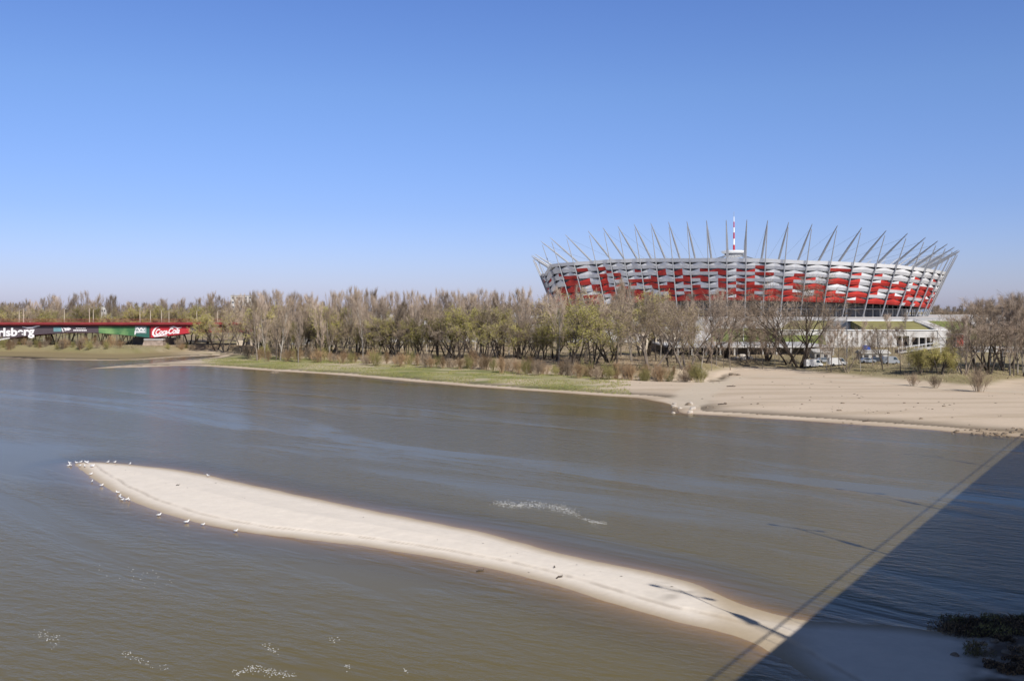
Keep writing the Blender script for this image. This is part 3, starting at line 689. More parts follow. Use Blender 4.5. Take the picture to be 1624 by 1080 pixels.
# ------------------------------------------------------------------ buildings seen through and over the trees
def building(px0, px1, ytop, d, label, wm_='conc_l', dep=14, rm='steel_dark', floors=3, zb=2.0):
    x0, x1 = pxX(px0, d), pxX(px1, d); zt = at(0, ytop, d).z; o = empty('building', ((x0+x1)/2, d, zb), label, 'building'); w_ = (x1-x0)/2; h = zt-zb
    q = MB(); q.box(-w_, w_, 0, dep, 0, h); q.build('wall', M[wm_], o)
    q = MB(); q.box(-w_-.4, w_+.4, -.4, dep+.4, h, h+.5); q.build('roof', M[rm], o)
    nx = max(2, min(8, int(w_*2/4))); fl = min(floors, max(1, int(h/3)))
    for i in range(nx):
        for j in range(fl):
            cx = -w_+(i+.5)*2*w_/nx; zz = h-(j+.75)*h/max(fl, 1)*.95+.6
            q = MB(); q.box(cx-w_/nx*.5, cx+w_/nx*.5, -.06, 0, zz, zz+1.4); q.build('window', M['glass'], o)
building(366, 400, 469, 950, 'pale apartment block rising above the treetops beyond the red bridge', 'conc_l', 15, 'conc', 6)
building(160, 168, 487, 700, 'small pale block between treetops above the green banner', 'conc_l', 12, 'conc', 3)
building(592, 622, 498, 560, 'pale low block seen through the middle wood', 'conc_l')
building(508, 522, 526, 420, 'small white shed seen low between willow trunks', 'white', 8, 'conc', 1)
building(655, 676, 508, 500, 'white two floor block with glass front in the middle wood', 'white')
building(684, 762, 514, 520, 'long low white building beyond the bare poplars', 'white', 16, 'steel', 2)
building(780, 818, 512, 540, 'white low building between poplars near the stadium', 'conc_l', 14, 'steel', 2)
building(462, 486, 533, 400, 'low shed with red roof behind the willows', 'conc_l', 8, 'roof_t', 1)
building(798, 822, 489, 1150, 'distant white tower block over the trees by the stadium', 'white', 15, 'conc', 4)
building(600, 618, 484, 1300, 'distant pale tower block over the middle wood', 'white', 15, 'conc', 4)
building(1545, 1620, 553, 330, 'low grey shed behind the trees at the beach end', 'conc', 8, 'conc', 1)
fw = empty('road_wall', (0, 430, 0), 'long grey roadside wall behind the wood up to the stadium terrace', 'wall')
q = MB(); q.box(pxX(600, 430), pxX(1000, 430), 0, 1, 1, 10.6); q.build('wall_panel', M['conc'], fw)
q = MB(); q.box(pxX(600, 430), pxX(1000, 430), -.2, 1.2, 10.6, 11.0); q.build('coping', M['white'], fw)
for i in range(28):
    q = MB(); x = pxX(602+i*14.6, 430); q.box(x, x+.5, -.4, 0, 1, 10.6); q.build('post', M['conc_l'], fw)
fg = empty('grass_embankment', (pxX(900, 450), 450, 0), 'green grass bank at the foot of the shaded end of the stadium', 'embankment')
quad_slab('lawn_slope', rel(fg, [pz(845, 10.6, 436), pz(1000, 10.6, 436), pz(1000, 13.2, 470), pz(870, 13.2, 470)]), M['lawn'], 3, fg)

# ------------------------------------------------------------------ red road bridge with banners
BD = 391.0
rb = empty('girder_bridge', (0, BD, 0), 'red steel girder bridge hung with advertising banners over the backwater', 'bridge')
def bx(px): return pxX(px, BD)
def bz(py): return CH-(py-Y0)*BD/F
def strip(name, top, bot, m_, y0, y1, parent=rb):
    """plate between two pixel-drawn edges (lists of (px,py)), given its real thickness"""
    q = MB(); poly = [(bx(a), bz(b)) for a, b in top]+[(bx(a), bz(b)) for a, b in bot[::-1]]
    q.prism(poly, y0, y1, 0, 'y'); return q.build(name, m_, parent)
GB = [(-140,519.5),(-60,527),(-8,540),(0,538.5),(60,531),(110,528),(150,528.5),(190,531.5),(237,536.5),(260,534),(300,529),(345,527.5),(400,527.5),(420,527.5)]
GT = [(a, 515.8) for a, b in GB]
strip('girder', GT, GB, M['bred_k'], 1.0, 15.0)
strip('deck', [(-140,512.2),(420,512.2)], [(-140,515.0),(420,515.0)], M['bred'], -.8, 16.5)
strip('parapet_edge', [(-140,511.2),(420,511.2)], [(-140,513.2),(420,513.2)], M['bred'], -1.0, -.8)
q = MB()
for i in range(290):
    x = bx(-140)+i*.5; q.box(x, x+.05, -.9, -.85, bz(511.2), bz(506.4))
q.box(bx(-140), bx(420), -.92, -.84, bz(506.6), bz(506.2)); q.box(bx(-140), bx(420), -.92, -.86, bz(508.8), bz(508.6)); q.build('railing', M['bred_d'], rb)
q = MB()
q.prism([(bx(222), bz(558)), (bx(229), bz(537.4)), (bx(258), bz(537.4)), (bx(258), bz(560))], 0.2, 15, 0, 'y'); q.build('pier', M['stone'], rb)
q = MB(); q.box(bx(196), bx(228), 9, 15, bz(560), bz(536)); q.build('pier_shade_block', M['conc_d'], rb)  # dark block added to stand for the shade beside and behind the pier
q = MB(); q.box(bx(228), bx(259), -.1, 15.3, bz(539.5), bz(537.2)); q.build('pier_cap', M['conc'], rb)
for a in (385.5, 396):
    q = MB(); q.box(bx(a-1.3), bx(a+1.3), 2, 3, 1, bz(527.5)); q.build('column', M['beige'], rb)
q = MB(); q.box(bx(372), bx(384), 3, 12, 1, bz(540)); q.build('abutment', M['beige'], rb)
def cut(lst, x0, x1, off):
    xs = [p[0] for p in lst]; ys = [p[1] for p in lst]
    pts = [x0]+[x for x in xs if x0 < x < x1]+[x1]; return [(x, float(np.interp(x, xs, ys))+off) for x in pts]
def banner(x0, x1, m_, y=0.85, name='banner', dt=1.8, db=-.6):
    return strip(name, cut(GT, x0, x1, dt), cut(GB, x0, x1, db), m_, y, y+.12)
b1 = banner(-130, 154.5, M['ban_dark']); b2 = banner(155, 214, M['ban_green']); b3 = banner(214.5, 235.5, M['ban_dgreen']); b4 = banner(238, 300, M['ban_red'])
b5 = banner(301, 312, M['ban_dark']); b6 = banner(332, 352, M['ban_red']); b7 = banner(380, 400, M['ban_red'])
def text(txt, pxl, pyb, hpx, widpx, m_, parent, shear=0.0, off=.02, y=.70, rot=0.0):
    cu = bpy.data.curves.new('lettering', 'FONT'); cu.body = txt; cu.size = 1; cu.shear = shear; cu.offset = off; cu.extrude = .02
    to = bpy.data.objects.new('tmp_text', cu); C.objects.link(to); bpy.context.view_layer.update()
    me = bpy.data.meshes.new_from_object(to.evaluated_get(bpy.context.evaluated_depsgraph_get())); bpy.data.objects.remove(to)
    v = np.array([x.co[:] for x in me.vertices]); 
    sx = (widpx*BD/F)/(v[:, 0].max()-v[:, 0].min()); sy = (hpx*BD/F)/(v[:, 1].max()-v[:, 1].min())
    o = bpy.data.objects.new('lettering', me); C.objects.link(o); o.parent = parent
    me.materials.clear(); me.materials.append(m_)
    xm, ym = v[:, 0].min(), v[:, 1].min()
    for p in me.vertices:
        a, b, c = p.co; a = (a-xm)*sx; b = (b-ym)*sy; p.co = (a, -c*2, b + a*math.tan(rot))
    o.location = (bx(pxl), y, bz(pyb)); return o
text('Carlsberg', -28, 539.2, 18, 81, M['ink'], b1, .0, .035, .78, R(2.2))
def ribbon(pts, wd, m_, parent, name='swash', y=.76):
    q = MB(); P = [Vector((bx(a), 0, bz(b))) for a, b in pts]; L = []; Rr = []
    for i, p in enumerate(P):
        d = (P[min(i+1, len(P)-1)]-P[max(i-1, 0)]).normalized(); nrm = Vector((-d.z, 0, d.x)); w_ = wd*math.sin(math.pi*(i+.6)/(len(P)+.2))
        L.append(p+nrm*w_+Vector((0, y, 0))); Rr.append(p-nrm*w_+Vector((0, y, 0)))
    vs = L+Rr+[v+Vector((0,.05,0)) for v in L+Rr]; m = len(P); fs = []
    for i in range(m-1): fs += [(i, i+m, i+1+m, i+1), (i+2*m, i+1+2*m, i+1+3*m, i+3*m), (i, i+1, i+1+2*m, i+2*m), (i+m, i+3*m, i+1+3*m, i+1+m)]
    q.add(vs, fs); return q.build(name, m_, parent)
ribbon([(-20,540.5),(-8,540.3),(0,538.6),(8,537.2),(14,536.2)], .35, M['ink'], b1)
ribbon([(34,518.6),(42,520),(50,519.6),(57,517.4),(62,516.9)], .35, M['ink'], b1)
q = MB(); q.box(bx(83.5), bx(96), .76, .84, bz(526), bz(519)); q.build('teal_panel', M['ban_teal'], b1)
ribbon([(96.5,520),(97.5,523),(99,526.5)], .22, M['ink'], b1); ribbon([(99,519.8),(103,522),(107,520.6),(111,522)], .4, M['ink'], b1); ribbon([(101,524.4),(105,523),(109,523.6)], .3, M['ink'], b1)
q = MB()
for i in range(8): q.box(bx(115+i*2.7), bx(117+i*2.7), .78, .84, bz(525), bz(523.1))
for i in range(6): q.box(bx(119+i*2.7), bx(120.8+i*2.7), .78, .84, bz(521.4), bz(520.2))
q.build('small_marks', M['ink'], b1)
q = MB(); q.box(bx(213), bx(231), .7, .83, bz(529), bz(517.5)); q.build('pale_panel', mat('grey_panel', (.25, .30, .30), .6, var=.3, scale=.6), b3)
ribbon([(214,523),(217,519.5),(220,524),(223,520),(226,524),(229,520.5)], .35, M['ink'], b3, y=.62); ribbon([(213,531),(213.6,527),(214,524)], .3, M['ink'], b3, y=.62); ribbon([(214,526.6),(221,526),(229,526.4)], .25, M['ink'], b3, y=.62)
# the script lettering on the red banner
text('Coca', 245.5, 531.2, 9.2, 19, M['ink'], b4, .45, .03, .78, R(2)); text('Cola', 266, 530, 9.6, 18, M['ink'], b4, .45, .03, .78, R(3))
ribbon([(251,519),(247,519.6),(243.6,523),(241.6,527),(241.6,530.5),(244,533),(250,532.6),(258,531.8),(264,532.4)], .42, M['ink'], b4)
ribbon([(262,527.5),(266,528)], .3, M['ink'], b4); ribbon([(268,519.5),(274,518.4),(281,520.6),(287,519.2)], .3, M['ink'], b4)
ribbon([(334,524),(338,520),(343,523),(349,521)], .35, M['ink'], b6)
def blamp(px, ytop, lab='slim pale lamp post standing on the red girder bridge'):
    o = empty('street_lamp', (bx(px), BD+(0 if px % 2 < 1.1 else 13), bz(512)), lab, 'street lamp', 'lamp posts on the red bridge'); h = bz(ytop)-bz(512)
    q = MB(); q.tube([(0,0,0),(0,0,h)], [.17,.11], 6); q.build('pole', M['beige'], o); q = MB(); q.tube([(0,0,h),(.3,1,h+.3),(.3,2,h+.35)], .06, 5); q.build('arm', M['beige'], o)
    q = MB(); q.box(.15, .45, 1.6, 2.5, h+.28, h+.42); q.build('lamp_head', M['steel'], o)
for x_, y_ in ((11.6,490),(30.5,492),(102,491),(119.6,489),(148,491.5),(222,490),(238.6,492),(256,492.5),(268,494),(-30,491),(312,493),(345,494)): blamp(x_, y_)

# ------------------------------------------------------------------ trees
def frame(d):
    d = d/np.linalg.norm(d); a = np.array((0, 0, 1.)) if abs(d[2]) < .9 else np.array((1., 0, 0)); u = np.cross(d, a); u /= np.linalg.norm(u); return u, np.cross(d, u)
class Tree:
    def __init__(s, seed): s.r = random.Random(seed); s.nr = np.random.default_rng(seed); s.big = MB(); s.thin = MB(); s.anch = []
    def branch(s, p, d, L, r0, lvl, cfg):
        n_ = max(3, int(L/ (1.6 if lvl == 0 else 1.1))); n_ = min(n_, 14); seg = L/n_; P = [np.array(p)]; D = [np.array(d)/np.linalg.norm(d)]
        for i in range(n_):
            nd = D[-1] + s.nr.normal(0, cfg['wob'][min(lvl, 3)], 3) + np.array((0, 0, cfg['lift'][min(lvl, 3)])); nd /= np.linalg.norm(nd); D.append(nd); P.append(P[-1]+nd*seg)
        rad = [max(r0*(1-.82*i/n_), .012) for i in range(n_+1)]
        (s.big if lvl <= cfg.get('biglvl', 1) else s.thin).tube(P, rad, 6 if lvl == 0 else (4 if lvl == 1 else 3), cap=False)
        if lvl >= cfg['maxlvl']-1:
            for i in range(1, n_+1): s.anch.append((P[i], D[i], 1.0))
        if lvl < cfg['maxlvl']:
            cnt = cfg['cnt'][lvl]; t0 = cfg['start'][lvl]
            for j in range(cnt):
                t = t0+(1-t0)*(j+s.r.random())/cnt; k = min(int(t*n_), n_-1); q = P[k]+(P[k+1]-P[k])*(t*n_-k); u, v = frame(D[k]); a = s.r.random()*6.283
                ang = R(cfg['ang'][lvl]*s.r.uniform(.7, 1.3)); nd = D[k]*math.cos(ang)+(u*math.cos(a)+v*math.sin(a))*math.sin(ang)
                l2 = cfg['len'][lvl]*L*(cfg['shape'](t) if lvl == 0 else (1-.45*t))*s.r.uniform(.7, 1.15)
                s.branch(q, nd, max(l2, .5), max(rad[k]*cfg['rr'], .02), lvl+1, cfg)
    def twigs(s, n_, ln, wd, up=.35, spread=.6, droop=0.0, bud=0, budsz=.09):
        A = np.array([a[0] for a in s.anch]); Dn = np.array([a[1] for a in s.anch]); k = s.nr.integers(0, len(A), n_)
        p = A[k]+s.nr.normal(0, .15, (n_, 3)); d = Dn[k]+s.nr.normal(0, spread, (n_, 3)); d[:, 2] += up-droop; d /= np.linalg.norm(d, axis=1)[:, None]
        L = ln*s.nr.uniform(.5, 1.3, n_); side = np.cross(d, s.nr.normal(0, 1, (n_, 3))); side /= np.linalg.norm(side, axis=1)[:, None]
        w_ = wd*s.nr.uniform(.7, 1.3, n_); mid = p+d*L[:, None]*.5; d2 = d.copy(); d2[:, 2] -= droop*.9; d2 += s.nr.normal(0, .12, (n_, 3)); e = mid+d2*L[:, None]*.5
        V = np.stack([p-side*w_[:, None]/2, p+side*w_[:, None]/2, mid+side*w_[:, None]*.35, mid-side*w_[:, None]*.35, e], 1).reshape(-1, 3); b = np.arange(n_)[:, None]*5
        Fq = b+np.array([[0, 1, 2]]); F2 = b+np.array([[0, 2, 3]]); F3 = b+np.array([[3, 2, 4]]); Fc = np.concatenate([Fq, F2, F3]); mi = np.zeros(len(Fc))
        if bud:
            kk = s.nr.integers(0, n_, bud); t = s.nr.random(bud)[:, None]; c = p[kk]*(1-t)+e[kk]*t+s.nr.normal(0, .05, (bud, 3)); z = budsz*s.nr.uniform(.6, 1.4, (bud, 1))
            a = s.nr.normal(0, 1, (bud, 3)); a /= np.linalg.norm(a, axis=1)[:, None]; bb = np.cross(a, s.nr.normal(0, 1, (bud, 3))); bb /= np.linalg.norm(bb, axis=1)[:, None]
            VB = np.stack([c-a*z, c+a*z*.6+bb*z*.5, c+a*z*.6-bb*z*.5], 1).reshape(-1, 3); FB = np.arange(bud*3).reshape(-1, 3)+len(V); V = np.concatenate([V, VB]); Fc = np.concatenate([Fc, FB]); mi = np.concatenate([mi, np.ones(bud)])
        s.V = V; s.F = Fc; s.mi = mi
    def make(s, name, mb_, mt, mbud, label, cat, group=None):
        root = empty(name, (0, 0, 0), label, cat, group); s.big.build('trunk', mb_, root, smooth=True)
        # join thin branches (quads split to triangles) with the twigs into one crown
        tv = np.array(s.thin.v) if s.thin.v else np.zeros((0, 3)); tf = []
        for f in s.thin.f: tf += [(f[0], f[1], f[2]), (f[0], f[2], f[3])] if len(f) == 4 else [f]
        V = np.concatenate([s.V, tv]); Fc = np.concatenate([s.F, np.array(tf, int).reshape(-1, 3)+len(s.V)]); mi = np.concatenate([s.mi, np.zeros(len(tf))])
        me = npmesh('crown', V, Fc, [mt, mbud], mi); o = bpy.data.objects.new('crown', me); C.objects.link(o); o.parent = root; return root
PARK = []
def poplar(seed, H_=22, pale=False):
    t = Tree(seed); cfg = dict(wob=[.035, .06, .09, .1], lift=[.05, .14, .16, .14], maxlvl=3, cnt=[17, 6, 3], start=[.15, .2, .2], ang=[25, 20, 24], len=[.52, .46, .5], rr=.52, biglvl=1, shape=lambda x: (1.06-x)**.55*(.55+.6*min(x*1.5, 1)))
    t.branch((0, 0, -.4), (t.r.uniform(-.05, .05), t.r.uniform(-.05, .05), 1), H_, .28, 0, cfg); t.twigs(2500, 1.9, .030, 1.5, .3)
    return t
def willow(seed, H_=13, green=True, lean=.25, trunks=3, bud=6500, biglvl=1, n_=2300):
    t = Tree(seed)
    for k in range(trunks):
        a = t.r.random()*6.28; cfg = dict(wob=[.10, .12, .14, .14], lift=[.05, .05, .03, 0], maxlvl=3, cnt=[9, 6, 3], start=[.3, .25, .2], ang=[42, 40, 42], len=[.55, .5, .5], rr=.55, biglvl=biglvl, shape=lambda x: 1.1-.55*x)
        t.branch((.3*math.cos(a), .3*math.sin(a), -.4), (lean*math.cos(a)*2, lean*math.sin(a)*2, 1), H_*t.r.uniform(.75, 1), .24, 0, cfg)
    t.twigs(n_, 1.3, .036, .35, .5, .12, bud=bud if green else 0, budsz=.13); return t
def shrub(seed, H_=2.6):
    t = Tree(seed)
    for k in range(22):
        a = t.r.random()*6.28; r_ = t.r.random(); cfg = dict(wob=[.08, .1, .1, .1], lift=[.03, .03, 0, 0], maxlvl=1, cnt=[3], start=[.3], ang=[25], len=[.5], rr=.6, biglvl=0, shape=lambda x: 1.0)
        t.branch((r_*.7*math.cos(a), r_*.7*math.sin(a), -.1), (r_*.55*math.cos(a), r_*.55*math.sin(a), 1), H_*t.r.uniform(.5, 1), .025, 0, cfg)
    t.twigs(1500, .6, .022, .5, .4); return t
POP = [poplar(100+i, 22).make('bare_poplar', M['bark'] if i % 2 else M['pale_bark'], M['twig'] if i not in (1, 4) else M['twig_dark'], M['bud'], 'x', 'tree') for i in range(6)]
WIL = [willow(200+i, 13, True, .22, 3, [8500, 4200, 6500, 2600][i % 4]).make('budding_willow', M['bark'] if i % 2 else M['dark_bark'], M['twig'], M['bud'] if i % 2 == 0 else M['bud_dull'], 'x', 'tree') for i in range(5)]
BARE = [willow(300+i, 15, False, [.12, .3, .2][i], [2, 4, 3][i]).make('bare_tree', M['dark_bark'] if i != 2 else M['bark'], M['twig'] if i % 2 else M['twig_dark'], M['bud'], 'x', 'tree') for i in range(3)]
def drooper(seed):
    t = willow(seed, 8, True, .2, 4, 1, n_=600); A = t.anch; t.twigs(2600, 1.5, .034, -.1, .4, .7, bud=9500, budsz=.10); return t
DRO = [drooper(700+i).make('drooping_willow', M['bark'], M['bud_dull'], M['bud'], 'x', 'tree') for i in range(2)]
BIG = [willow(400, 19, False, .26, 8, biglvl=2, n_=6500).make('spreading_tree', M['dark_bark'], M['twig_dark'], M['bud'], 'x', 'tree')]
def sapling(seed):
    t = Tree(seed); cfg = dict(wob=[.05, .08, .1, .1], lift=[.04, .08, .1, .1], maxlvl=2, cnt=[12, 4], start=[.25, .2], ang=[36, 34], len=[.32, .45], rr=.45, biglvl=0, shape=lambda x: (1.05-x)**.7)
    t.branch((0, 0, -.3), (.06, 0, 1), 10, .10, 0, cfg); t.twigs(900, .8, .03, .4, .4); return t
SAP = [sapling(500+i).make('slender_tree', M['pale_bark'] if i == 0 else M['bark'], M['twig'], M['bud'], 'x', 'tree') for i in range(3)]
SHR = [shrub(600+i).make('osier_shrub', m_, m_, m_, 'x', 'shrub') for i, m_ in enumerate((M['osier'], M['osier_green'], M['osier'], M['twig_dark']))]
for r_ in POP+WIL+BARE+BIG+SAP+SHR+DRO: PARK.append(r_)
used = set()
NAT = {r_.name: [max(v.co.z for v in c.data.vertices) for c in r_.children if c.name.startswith('crown')][0]*.90 for r_ in PARK}
def row_dist(px, py):
    """distance at which the real ground is seen in photo row py of column px"""
    dd = np.linspace(150, 460, 621); hh = height((px-X0)/F*dd, dd); sy = Y0+(CH-hh)*F/dd
    k = np.argmin(np.abs(sy-py)); return float(dd[k])
def place(pool, i, px, base_py, top_py, label, group, d=None, H_nat=None, rz=None, name=None):
    src = pool[i % len(pool)]
    if d is None: d = row_dist(px, base_py)
    H_nat = NAT[src.name]
    x = pxX(px, d); z = gz(x, d); top = CH+(Y0-top_py)*d/F; s = (top-z)/H_nat
    if src.name in used: o = copy_tree(src)
    else: o = src; used.add(src.name)
    o.location = (x, d, z); o.rotation_euler = (0, 0, random.random()*6.28 if rz is None else rz); q = random.uniform(.9, 1.15); o.scale = (s*q, s*q, s)
    o['label'] = label; o['group'] = group
    if group is None: del o['group']
    return o

rd = random.Random(11)
SKY = [(-40,480),(0,478),(40,472),(80,465),(110,470),(130,460),(150,458),(165,466),(185,463),(210,475),(230,472),(270,470),(300,471),(330,461),(350,462),(370,466),(400,460),(440,456),(470,461),(500,458),(520,460),(555,453),(600,458),(640,459),(680,455),(720,459),(780,456),(830,450),(850,461),(880,470)]
skx = [a for a, b in SKY]; sky_ = [b+5 for a, b in SKY]
def tall(px, d, jit, lab, grp, i): place(POP, i, px, None, float(np.interp(px, skx, sky_))+jit, lab, grp, d=d)
n_ = 0
for x in np.arange(-25, 330, 9.5):                     # beyond the red bridge
    p = x+rd.uniform(-4, 4); tall(p, rd.uniform(425, 450), rd.choice([0, 3, 8, 14]), 'tall bare tree behind the red bridge, seen over its railing', 'tall bare trees behind the red bridge', n_); n_ += 1
for x in np.arange(-20, 330, 15):
    p = x+rd.uniform(-5, 5); place(WIL, n_, p, None, rd.uniform(484, 500), 'rounded budding tree close behind the red bridge', 'rounded trees behind the red bridge', d=rd.uniform(412, 424)); n_ += 1
for x in np.arange(325, 880, 8.6):                     # the back of the middle wood
    p = x+rd.uniform(-4, 4); tall(p, rd.uniform(345, 385) if p > 402 else rd.uniform(425, 450), rd.choice([0, 2, 5, 9, 16, 24]), 'tall bare poplar at the back of the middle wood', 'tall bare poplars of the middle wood', n_); n_ += 1
for x in np.arange(408, 880, 13):
    p = x+rd.uniform(-5, 5); tall(p, rd.uniform(300, 340), rd.choice([5, 12, 20, 30]), 'bare poplar inside the middle wood, lower than those behind it', 'lower poplars inside the middle wood', n_); n_ += 1
for x in np.arange(326, 890, 13.5):                      # budding willows at the front of the wood
    if x < 400 and n_ % 3: n_ += 1; continue
    p = x+rd.uniform(-6, 6); by = float(np.interp(p, [300, 400, 640, 890], [556.5, 560, 566, 571]))+rd.uniform(-3, 3)
    place(WIL, n_, p, by, rd.uniform(484, 516), 'yellow green budding willow at the front of the middle wood', 'budding willows along the front of the wood'); n_ += 1
for x in np.arange(352, 890, 34):
    p = x+rd.uniform(-8, 8); by = float(np.interp(p, [300, 400, 640, 890], [555, 559, 565, 570]))+rd.uniform(-3, 3)
    place(BARE, n_, p, by, rd.uniform(492, 515), 'dark bare tree standing between the willows of the middle wood', 'dark bare trees between the willows'); n_ += 1
for x in np.arange(876, 1125, 12.5):                     # in front of the shaded end of the stadium
    p = x+rd.uniform(-5, 5); by = rd.uniform(564, 577)
    place([POP, BARE, WIL, POP][n_ % 4], n_, p, by, rd.uniform(452, 490), 'bare tree standing before the shaded end of the stadium', 'bare trees before the shaded end of the stadium'); n_ += 1
ex = [
 (POP, 0, 886, 578, 459, 'tall poplar overlapping the edge of the stadium at its shaded end'),
 (WIL, 0, 905, 582, 484, 'budding willow just past the tall poplar at the stadium edge'),
 (WIL, 2, 938, 585, 480, 'wide yellow green willow before the shaded cladding'),
 (POP, 1, 978, 578, 446, 'tallest bare poplar before the shaded half of the stadium'),
 (POP, 3, 1002, 574, 456, 'bare poplar close beside the tallest one before the stadium'),
 (WIL, 1, 1032, 586, 474, 'olive brown willow in the middle of the shaded cladding'),
 (BARE, 0, 1062, 582, 488, 'dark forked bare tree before the beige block under the stadium'),
 (BARE, 2, 1087, 588, 470, 'leaning bare tree on the bank beside the sandy track'),
 (SAP, 0, 1112, 590, 500, 'slender pale tree at the end of the scrub by the track'),
 (BARE, 1, 1152, 568, 474, 'bare tree with dark forked trunk before the bright green lawn'),
 (POP, 2, 1168, 566, 480, 'narrow bare tree before the bright green lawn and white wall'),
 (POP, 5, 1136, 567, 462, 'tall narrow bare tree at the slanting edge of the bright green lawn'),
 (BARE, 1, 1216, 572, 476, 'tall bare tree between the bright green lawn and the huge spreading tree'),
 (POP, 4, 1300, 578, 486, 'narrow bare tree just past the huge spreading tree'),
 (SAP, 1, 1190, 575, 505, 'slender bare tree before the promenade arcade'),
 (BARE, 0, 1182, 577, 512, 'thick stumpy bare tree by the sandy track below the promenade'),
 (BIG, 0, 1268, 583, 438, 'huge many stemmed spreading bare tree before the red cladding'),
 (BARE, 1, 1250, 578, 500, 'smaller bare tree beside the trunk of the huge spreading tree'),
 (SAP, 2, 1318, 590, 512, 'thin bare tree by the parked white van'),
 (BARE, 2, 1343, 591, 532, 'short dark bare tree at the foot of the tall dark pole'),
 (SAP, 0, 1365, 589, 524, 'thin curved bare tree below the blue sign'),
 (BARE, 0, 1400, 586, 518, 'bushy bare tree before the long pale wall'),
 (SAP, 1, 1428, 591, 520, 'thin tree pair at the foot of the grey ramp'),
 (DRO, 0, 1462, 592, 550, 'low drooping yellow willow before the grey ramp'),
 (DRO, 1, 1492, 594, 545, 'brightest drooping yellow willow near the red kiosk'),
 (DRO, 0, 1476, 590, 553, 'small yellow willow between two drooping willows by the ramp'),
]
for pool, i, px_, by, ty, lab in ex: place(pool, i, px_, by, ty, lab, None)
for x in np.arange(1512, 1690, 5.5):
    p = x+rd.uniform(-4, 4); place([POP, BARE, POP, SAP][n_ % 4], n_, p, rd.uniform(578, 597), float(np.interp(p, [1515, 1540, 1580, 1650], [515, 482, 474, 468]))+rd.choice([0, 4, 10, 24]), 'tall bare tree in the grove at the beach end', 'bare trees of the grove at the beach end'); n_ += 1
for x in (1128, 1135, 1146, 1160, 1200, 1207, 1214, 1228, 1236, 1302, 1312, 1332, 1339, 1355, 1372, 1384, 1393, 1408, 1416, 1440): 
    place(SAP, n_, x+rd.uniform(-2, 2), rd.uniform(572, 589), rd.uniform(500, 530), 'thin bare sapling along the path under the terraces', 'thin saplings along the path under the terraces'); n_ += 1
# shrubs
for x in np.arange(395, 1118, 11.5):
    p = x+rd.uniform(-5, 5); by = float(np.interp(p, [395, 520, 640, 740, 830, 960, 1118], [565, 569.5, 575, 580, 586, 594, 598]))-rd.uniform(0, 6); d = gd(by, 2.2); 
    place(SHR, n_, p, None, by-rd.uniform(9, 22), 'rusty osier shrub on the low bank behind the grassy spit', 'rusty osier shrubs along the bank', d=d); n_ += 1
for x in np.arange(-10, 300, 7):
    if 196 < x < 266: continue
    p = x+rd.uniform(-5, 5); by = rd.uniform(546, 555); place(SHR, n_+1, p, by, by-rd.uniform(10, 20), 'scrubby bush on the grassy bank under the red bridge', 'scrub bushes under the red bridge'); n_ += 1
for px_, by, ty, lab in ((1105, 600, 570, 'large olive shrub at the end of the bank by the sandy track'), (1448, 606, 588, 'grey bare shrub on the dark bank above the beach'), (1482, 609, 590, 'second grey bare shrub on the dark bank above the beach, nearer the yellow willows'), (1552, 615, 575, 'tall bare shrub at the end of the grass bank above the beach')):
    place(SHR, 3 if 'grey' in lab or 'bare' in lab else 1, px_, None, ty, lab, None, d=gd(by, 1.6))
# far wood on the horizon: one mass
def far_wood():
    r = np.random.default_rng(5); Vs = []; Fs = []; b = 0
    for px_ in np.concatenate([np.arange(-200, 880, 5.0), np.arange(1478, 1900, 4.0)]):
        d = r.uniform(820, 900); x = pxX(px_+r.uniform(-3, 3), d); h = r.uniform(15, 22) if px_ < 900 else r.uniform(13, 19)
        n = 420; t = r.random(n)**.8; rad = 4.5*(1.1-t)*r.random(n)**.5+.6; a = r.random(n)*6.28
        p = np.stack([x+rad*np.cos(a), d+rad*np.sin(a), 2+h*(.12+.85*t)], 1); dr = r.normal(0, .45, (n, 3)); dr[:, 2] = 1; L = r.uniform(1.5, 3.5, n)[:, None]
        sd_ = np.stack([r.normal(0, 1, n), r.normal(0, .4, n), r.normal(0, .2, n)], 1)*.11
        V = np.stack([p-sd_, p+sd_, p+dr*L], 1).reshape(-1, 3); Vs.append(V); Fs.append(np.arange(n*3).reshape(-1, 3)+b); b += n*3
        V = np.array([(x-.25, d, 2), (x+.25, d, 2), (x, d, 2+h)]); Vs.append(V); Fs.append(np.array([[b, b+1, b+2]])); b += 3
    me = npmesh('far_wood', np.concatenate(Vs), np.concatenate(Fs), [M['twig_dark']]); o = bpy.data.objects.new('far_wood', me); C.objects.link(o); tag(o, 'distant bare wood along the horizon behind everything', 'woodland', kind='stuff')
far_wood()
# dry grass and brushwood on the wood floor and banks
def floor_litter():
    r = np.random.default_rng(9); n = 90000
    d = r.uniform(175, 420, n); px_ = r.uniform(-60, 1700, n); x = (px_-X0)/F*d
    _, _, f, hg = masks(x, d); k = (hg > 1) & (f > 3); x, d = x[k], d[k]; z = height(x, d); n = len(x)
    p = np.stack([x, d, z-.02], 1); a = r.normal(0, .5, (n, 3)); a[:, 2] = 1; L = r.uniform(.15, .75, n)[:, None]; sd_ = np.stack([r.normal(0, .06, n), r.normal(0, .03, n), np.zeros(n)], 1)
    V = np.stack([p-sd_, p+sd_, p+a*L], 1).reshape(-1, 3); mi = (r.random(n) < .3).astype(int)
    me = npmesh('dry_grass', V, np.arange(n*3).reshape(-1, 3), [M['dry'], M['twig_dark']], mi); o = bpy.data.objects.new('dry_grass', me); C.objects.link(o); tag(o, 'dry grass and litter over the bank and wood floor', 'grass', kind='stuff')
floor_litter()
